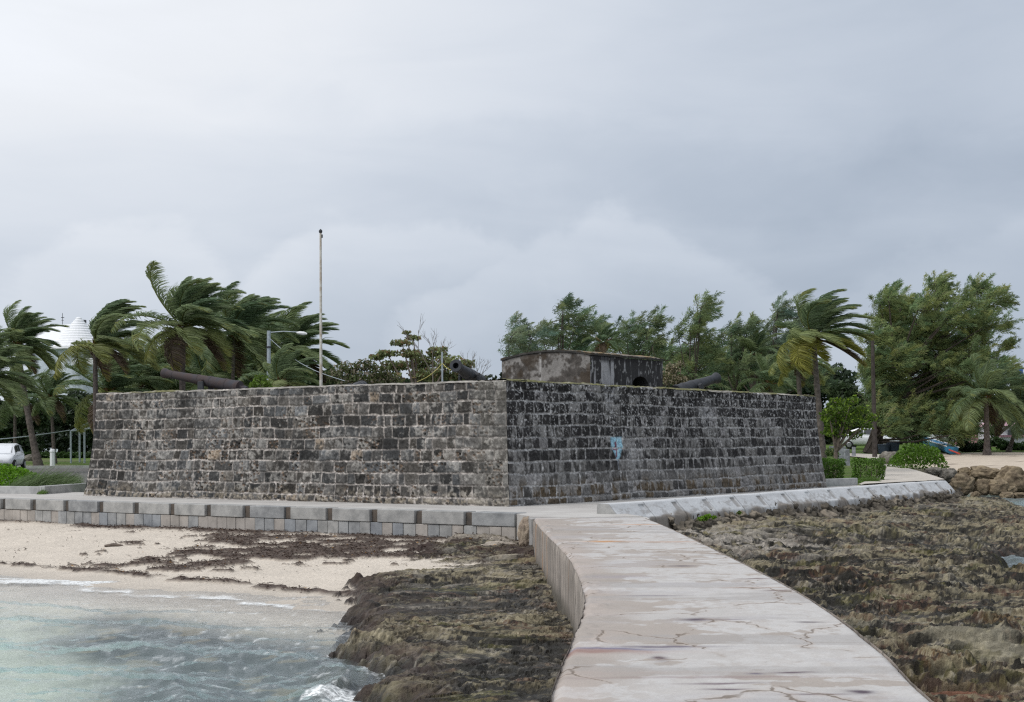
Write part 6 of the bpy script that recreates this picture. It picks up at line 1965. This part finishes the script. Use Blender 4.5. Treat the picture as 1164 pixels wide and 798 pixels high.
clipped('clipped_hedge', 'clipped square hedge touching the fort corner, left of the other one', 934, 961.5, 521.5, 543, 62.5, 1.2, 91, (.085, .165, .028), .055, group='clipped hedges')
clipped('clipped_hedge', 'clipped square hedge beside the path, right of the narrow gap', 970.5, 1007, 521, 546, 61.5, .5, 92, (.11, .21, .032), .055, group='clipped hedges')
mound('naupaka_bush', 'round bright green bush sprawling beside the path near the boulders', (1016, 1070), 512, 533, 76.5, 3.0, 93, .10, (.105, .205, .022), dens=1.3)
leafy('seagrape_tree', 'bright green broad-leaved tree right of the fort corner, under the palm', 66, [(942, 470, 10, 8), (945, 490, 10, 7), (950, 458, 10, 7), (968, 456, 9, 6), (960, 468, 16, 8), (980, 466, 9, 6), (992, 474, 7, 5), (945, 475, 12, 9), (968, 480, 18, 8), (985, 484, 9, 5), (952, 492, 13, 7), (972, 494, 10, 5)],
      94, .085, .62, (.090, .155, .022), (.22, .33, .035), .25, True, 950, .09, 'tree', yj=.6)
leafy('pot_plant', 'small leafy plant behind the left clipped hedge by the fort corner', 68, [(944, 514, 7, 5), (950, 517, 5, 4)], 95, .06, 1., (.10, .16, .05), (.3, .32, .15), .2, stems=False)
mound('grass_verge', 'green turf verge at the foot of the right clipped hedge', (972, 996), 545.2, 550, 60.2, 1.2, 96, .07, (.095, .17, .03), True, 2., 'grass')
p_ = P(800, 590, 37.2)
leafy('beach_weed', 'small bright green weed growing on the pale rocks under the seawall', 37.2, [(799, 589.5, 7, 2.6), (804, 587, 5, 2.6), (812, 588, 3, 1.8)], 97, .045, 1.1, (.14, .27, .02), stems=False, base=(p_.x, 37.2, -.55), yj=.1)
p_ = P(840, 583, 39.5)
leafy('beach_weed', 'tiny green weed on the rocks right of the larger one', 39.5, [(840, 583, 3, 2)], 98, .04, 1., (.14, .22, .03), stems=False, base=(p_.x, 39.5, -.5), yj=.05)
# dark understory right
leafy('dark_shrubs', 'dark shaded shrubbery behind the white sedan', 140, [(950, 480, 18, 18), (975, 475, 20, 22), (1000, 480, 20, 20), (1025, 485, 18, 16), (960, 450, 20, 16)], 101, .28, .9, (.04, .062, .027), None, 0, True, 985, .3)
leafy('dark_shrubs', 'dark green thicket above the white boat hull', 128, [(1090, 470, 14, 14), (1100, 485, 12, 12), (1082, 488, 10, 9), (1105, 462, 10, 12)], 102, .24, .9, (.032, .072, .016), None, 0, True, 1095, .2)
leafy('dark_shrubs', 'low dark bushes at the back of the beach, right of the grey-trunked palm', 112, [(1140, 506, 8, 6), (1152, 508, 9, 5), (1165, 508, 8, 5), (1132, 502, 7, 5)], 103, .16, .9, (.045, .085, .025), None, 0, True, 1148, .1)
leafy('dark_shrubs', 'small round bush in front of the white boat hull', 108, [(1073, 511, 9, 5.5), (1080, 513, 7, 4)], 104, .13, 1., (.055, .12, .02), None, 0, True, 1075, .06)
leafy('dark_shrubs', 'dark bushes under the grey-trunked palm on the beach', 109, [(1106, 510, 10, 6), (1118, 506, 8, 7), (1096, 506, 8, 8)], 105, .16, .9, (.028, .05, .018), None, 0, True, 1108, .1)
leafy('far_tree', 'dark round tree between the two beach palms', 124, [(1130, 470, 14, 12), (1145, 462, 14, 14), (1158, 452, 14, 12), (1128, 488, 10, 9), (1172, 465, 16, 20), (1140, 445, 10, 8)], 106, .24, .42, (.030, .050, .022), None, 0, True, 1132, .25, 'tree')
leafy('far_tree', 'long dark tree line along the horizon at the left photo edge', 155, [(px, 482 + 9 * (i % 3), 20, 20) for i, px in enumerate(range(-120, 140, 20))], 109, .34, .7, (.030, .05, .022), None, 0, True, 40, .2, 'tree')
leafy('far_tree', 'long dark tree line along the horizon behind the white sedan', 150, [(px, 470 + 12 * (i % 3), 20, 26) for i, px in enumerate(range(915, 1060, 18))], 110, .34, .8, (.028, .046, .020), None, 0, True, 985, .2, 'tree')
leafy('far_tree', 'dark trees along the horizon at the right photo edge', 160, [(px, 478 + 8 * (i % 3), 20, 20) for i, px in enumerate(range(1060, 1260, 20))], 111, .34, .6, (.030, .05, .022), None, 0, True, 1150, .2, 'tree')
leafy('far_tree', 'row of dark trees closing the gap behind the fort, right of the flagpole', 150, [(px, 440 + (px % 7), 22, 16) for px in range(380, 560, 22)], 107, .3, .5, (.04, .06, .03), None, 0, True, 470, .25, 'tree')
leafy('far_tree', 'dark tree line behind the guardhouse and right wall', 150, [(px, 436 + (px % 5), 24, 20) for px in range(590, 960, 24)], 108, .32, .6, (.038, .062, .032), None, 0, True, 770, .25, 'tree')

# ================================================================== buildings far behind
def turret_house():
    Y = 165.; c = P(90, 505, Y); k = Y / F
    t = thing('white_house', 'far white house with a stepped white conical roof showing between two palms', 'house', (c.x, Y, gz(c.x, Y)))
    m_r = m_plain('white_roof', (.80, .81, .83), .6, 0, .3, .03, 2)
    zt = P(90, 360.5, Y).z; ze = P(90, 398, Y).z
    # stepped cone
    n = 13; pts = []; rad = []
    R = 30 * k
    for i in range(n):
        q = i / n; q2 = (i + 1) / n
        z0 = ze + (zt - ze) * q
        pts += [Vector((c.x, Y, z0)), Vector((c.x, Y, z0 + (zt - ze) / n * .62))]; rad += [R * (1 - q) ** .92 + .10, R * (1 - q) ** .92 * .985 + .06 - .0]
    pts.append(Vector((c.x, Y, zt))); rad.append(.15)
    keep(MB().tube(pts, rad, 28).build('conical_roof', m_r), t)
    keep(MB().tube([(c.x, Y, ze + .02), (c.x, Y, ze + .3)], [R + .25, R + .2], 28).build('eave', m_r), t)
    keep(MB().tube([(c.x, Y, 0), (c.x, Y, ze + .05)], R - .5, 28).build('turret_wall', m_plain('house_wall', (.62, .68, .74), .8)), t)
    # wing
    a = P(40, 374, Y + 5); zr = P(60, 368, Y + 5).z
    mb = MB(); xa, xb = P(36, 505, Y + 5).x, P(118, 505, Y + 5).x
    ew = P(60, 392, Y + 5).z
    mb.add([(xa, Y + 2, ew), (xb, Y + 2, ew), (xb - 1.5, Y + 6, zr), (xa + 1.5, Y + 6, zr), (xa, Y + 10, ew), (xb, Y + 10, ew)], [(0, 1, 2, 3), (3, 2, 5, 4), (0, 3, 4), (1, 5, 2)])
    keep(mb.build('wing_roof', m_r), t)
    keep(MB().prism([(xa + .4, Y + 2.5), (xb - .4, Y + 2.5), (xb - .4, Y + 9.5), (xa + .4, Y + 9.5)], 0, ew - .01).build('wing_wall', m_plain('house_wall', (.62, .68, .74), .8)), t)
    # windows on the front of the turret
    for px in (98.5, 105.5, 88):
        q = P(px, 402, Y - R + .5); zt_ = P(px, 397, Y - R).z; zb = P(px, 407, Y - R).z
        o = MB().box((q.x, Y - R + .9, (zt_ + zb) / 2), (.55, 1.2, zt_ - zb)).build('window', M['glass']); keep(o, t)
        f = MB().box((q.x, Y - R + .88, zb - .05), (.75, 1.3, .08)).build('sill', M['white'])
        f.parent = o; f.matrix_parent_inverse = (Matrix.Translation(t.location) @ o.matrix_parent_inverse).inverted() if False else Matrix.Identity(4)
        f.matrix_parent_inverse = Matrix.Identity(4)
    q = P(100, 412, Y - R - .2); keep(MB().box((q.x, Y - R - .3, q.z), (3.0, 1.6, .5)).build('balcony', M['white']), t)
    # aerial on the ridge
    a0 = P(71, 370, Y + 6); a1 = P(71, 356, Y + 6)
    ae = MB().tube([a0 - Vector((0, 0, .5)), a1], .03, 5)
    ae.tube([P(69.5, 361, Y + 6), P(73, 361, Y + 6)], .04, 5); ae.tube([P(69.8, 364, Y + 6), P(72.5, 364, Y + 6)], .03, 5)
    keep(ae.build('aerial', M['cast']), t)
    keep(MB().box(P(95, 365.5, Y + 6), (.5, .5, .35)).build('roof_vent', M['cast']), t)


turret_house()


def simple_house(label, px0, px1, py_e, py_r, Y, wallc, roofc, wins):
    xa, xb = P(px0, 505, Y).x, P(px1, 505, Y).x; z0 = gz(xa, Y); ze = P(px0, py_e, Y).z; zr = P(px0, py_r, Y).z
    t = thing('beach_house', label, 'house', ((xa + xb) / 2, Y, z0), 0)
    keep(MB().prism([(xa, Y), (xb, Y), (xb, Y + 7), (xa, Y + 7)], z0 - .2, ze).build('wall', m_plain('painted_wall', wallc, .8)), t)
    mb = MB(); mb.add([(xa - .3, Y - .4, ze), (xb + .3, Y - .4, ze), (xb - .8, Y + 3.5, zr), (xa + .8, Y + 3.5, zr), (xa - .3, Y + 7.4, ze), (xb + .3, Y + 7.4, ze)], [(0, 1, 2, 3), (3, 2, 5, 4), (0, 3, 4), (1, 5, 2), (0, 4, 5, 1)])
    keep(mb.build('roof', m_plain('roofing', roofc, .7)), t)
    for (p, q0, q1) in wins:
        a = P(p, q0, Y); b_ = P(p, q1, Y)
        o = MB().box((a.x, Y + .02, (a.z + b_.z) / 2), (.7, .12, a.z - b_.z)).build('window', M['glass']); keep(o, t)
        f = MB().box((a.x, Y - .04, b_.z - .05), (.9, .14, .08)).build('sill', M['white'])
        f.parent = o
    return t


simple_house('pink house glimpsed behind the big feathery tree and the beach palm', 1096, 1124, 482, 470, 142, (.62, .30, .36), (.35, .3, .3), [(1102, 488, 496), (1114, 488, 496)])
simple_house('white and pink house at the right edge behind the low bushes', 1140, 1200, 484, 474, 132, (.66, .62, .70), (.5, .3, .35), [(1150, 489, 498), (1160, 489, 498)])
xa, xb = P(1138, 505, 126).x, P(1210, 505, 126).x
t = thing('garden_wall', 'low white garden wall with pink band at the back of the beach', 'wall', ((xa + xb) / 2, 126, gz(xa, 126)))
zt = P(1150, 497, 126).z
keep(MB().prism([(xa, 126), (xb, 126), (xb, 126.25), (xa, 126.25)], gz(xa, 126) - .2, zt).build('wall', m_plain('pale_wall', (.68, .68, .74), .8)), t)
keep(MB().prism([(xa - .05, 125.9), (xb, 125.9), (xb, 126.35), (xa - .05, 126.35)], zt + .003, zt + .18).build('coping', m_plain('pink_band', (.62, .33, .42), .8)), t)
t = thing('flag_mast', 'thin mast with a small blue flag above the palm at the right edge', 'flag', (P(1156, 505, 130).x, 130, gz(43, 130)))
a = P(1156, 415, 130)
keep(MB().tube([(a.x, 130, gz(43, 130)), a], .035, 6).build('mast', M['white']), t)
keep(MB().box(a + Vector((.28, 0, -.55)), (.5, .03, .6), rz=.3).build('flag', m_plain('blue_cloth', (.03, .12, .5), .8)), t)
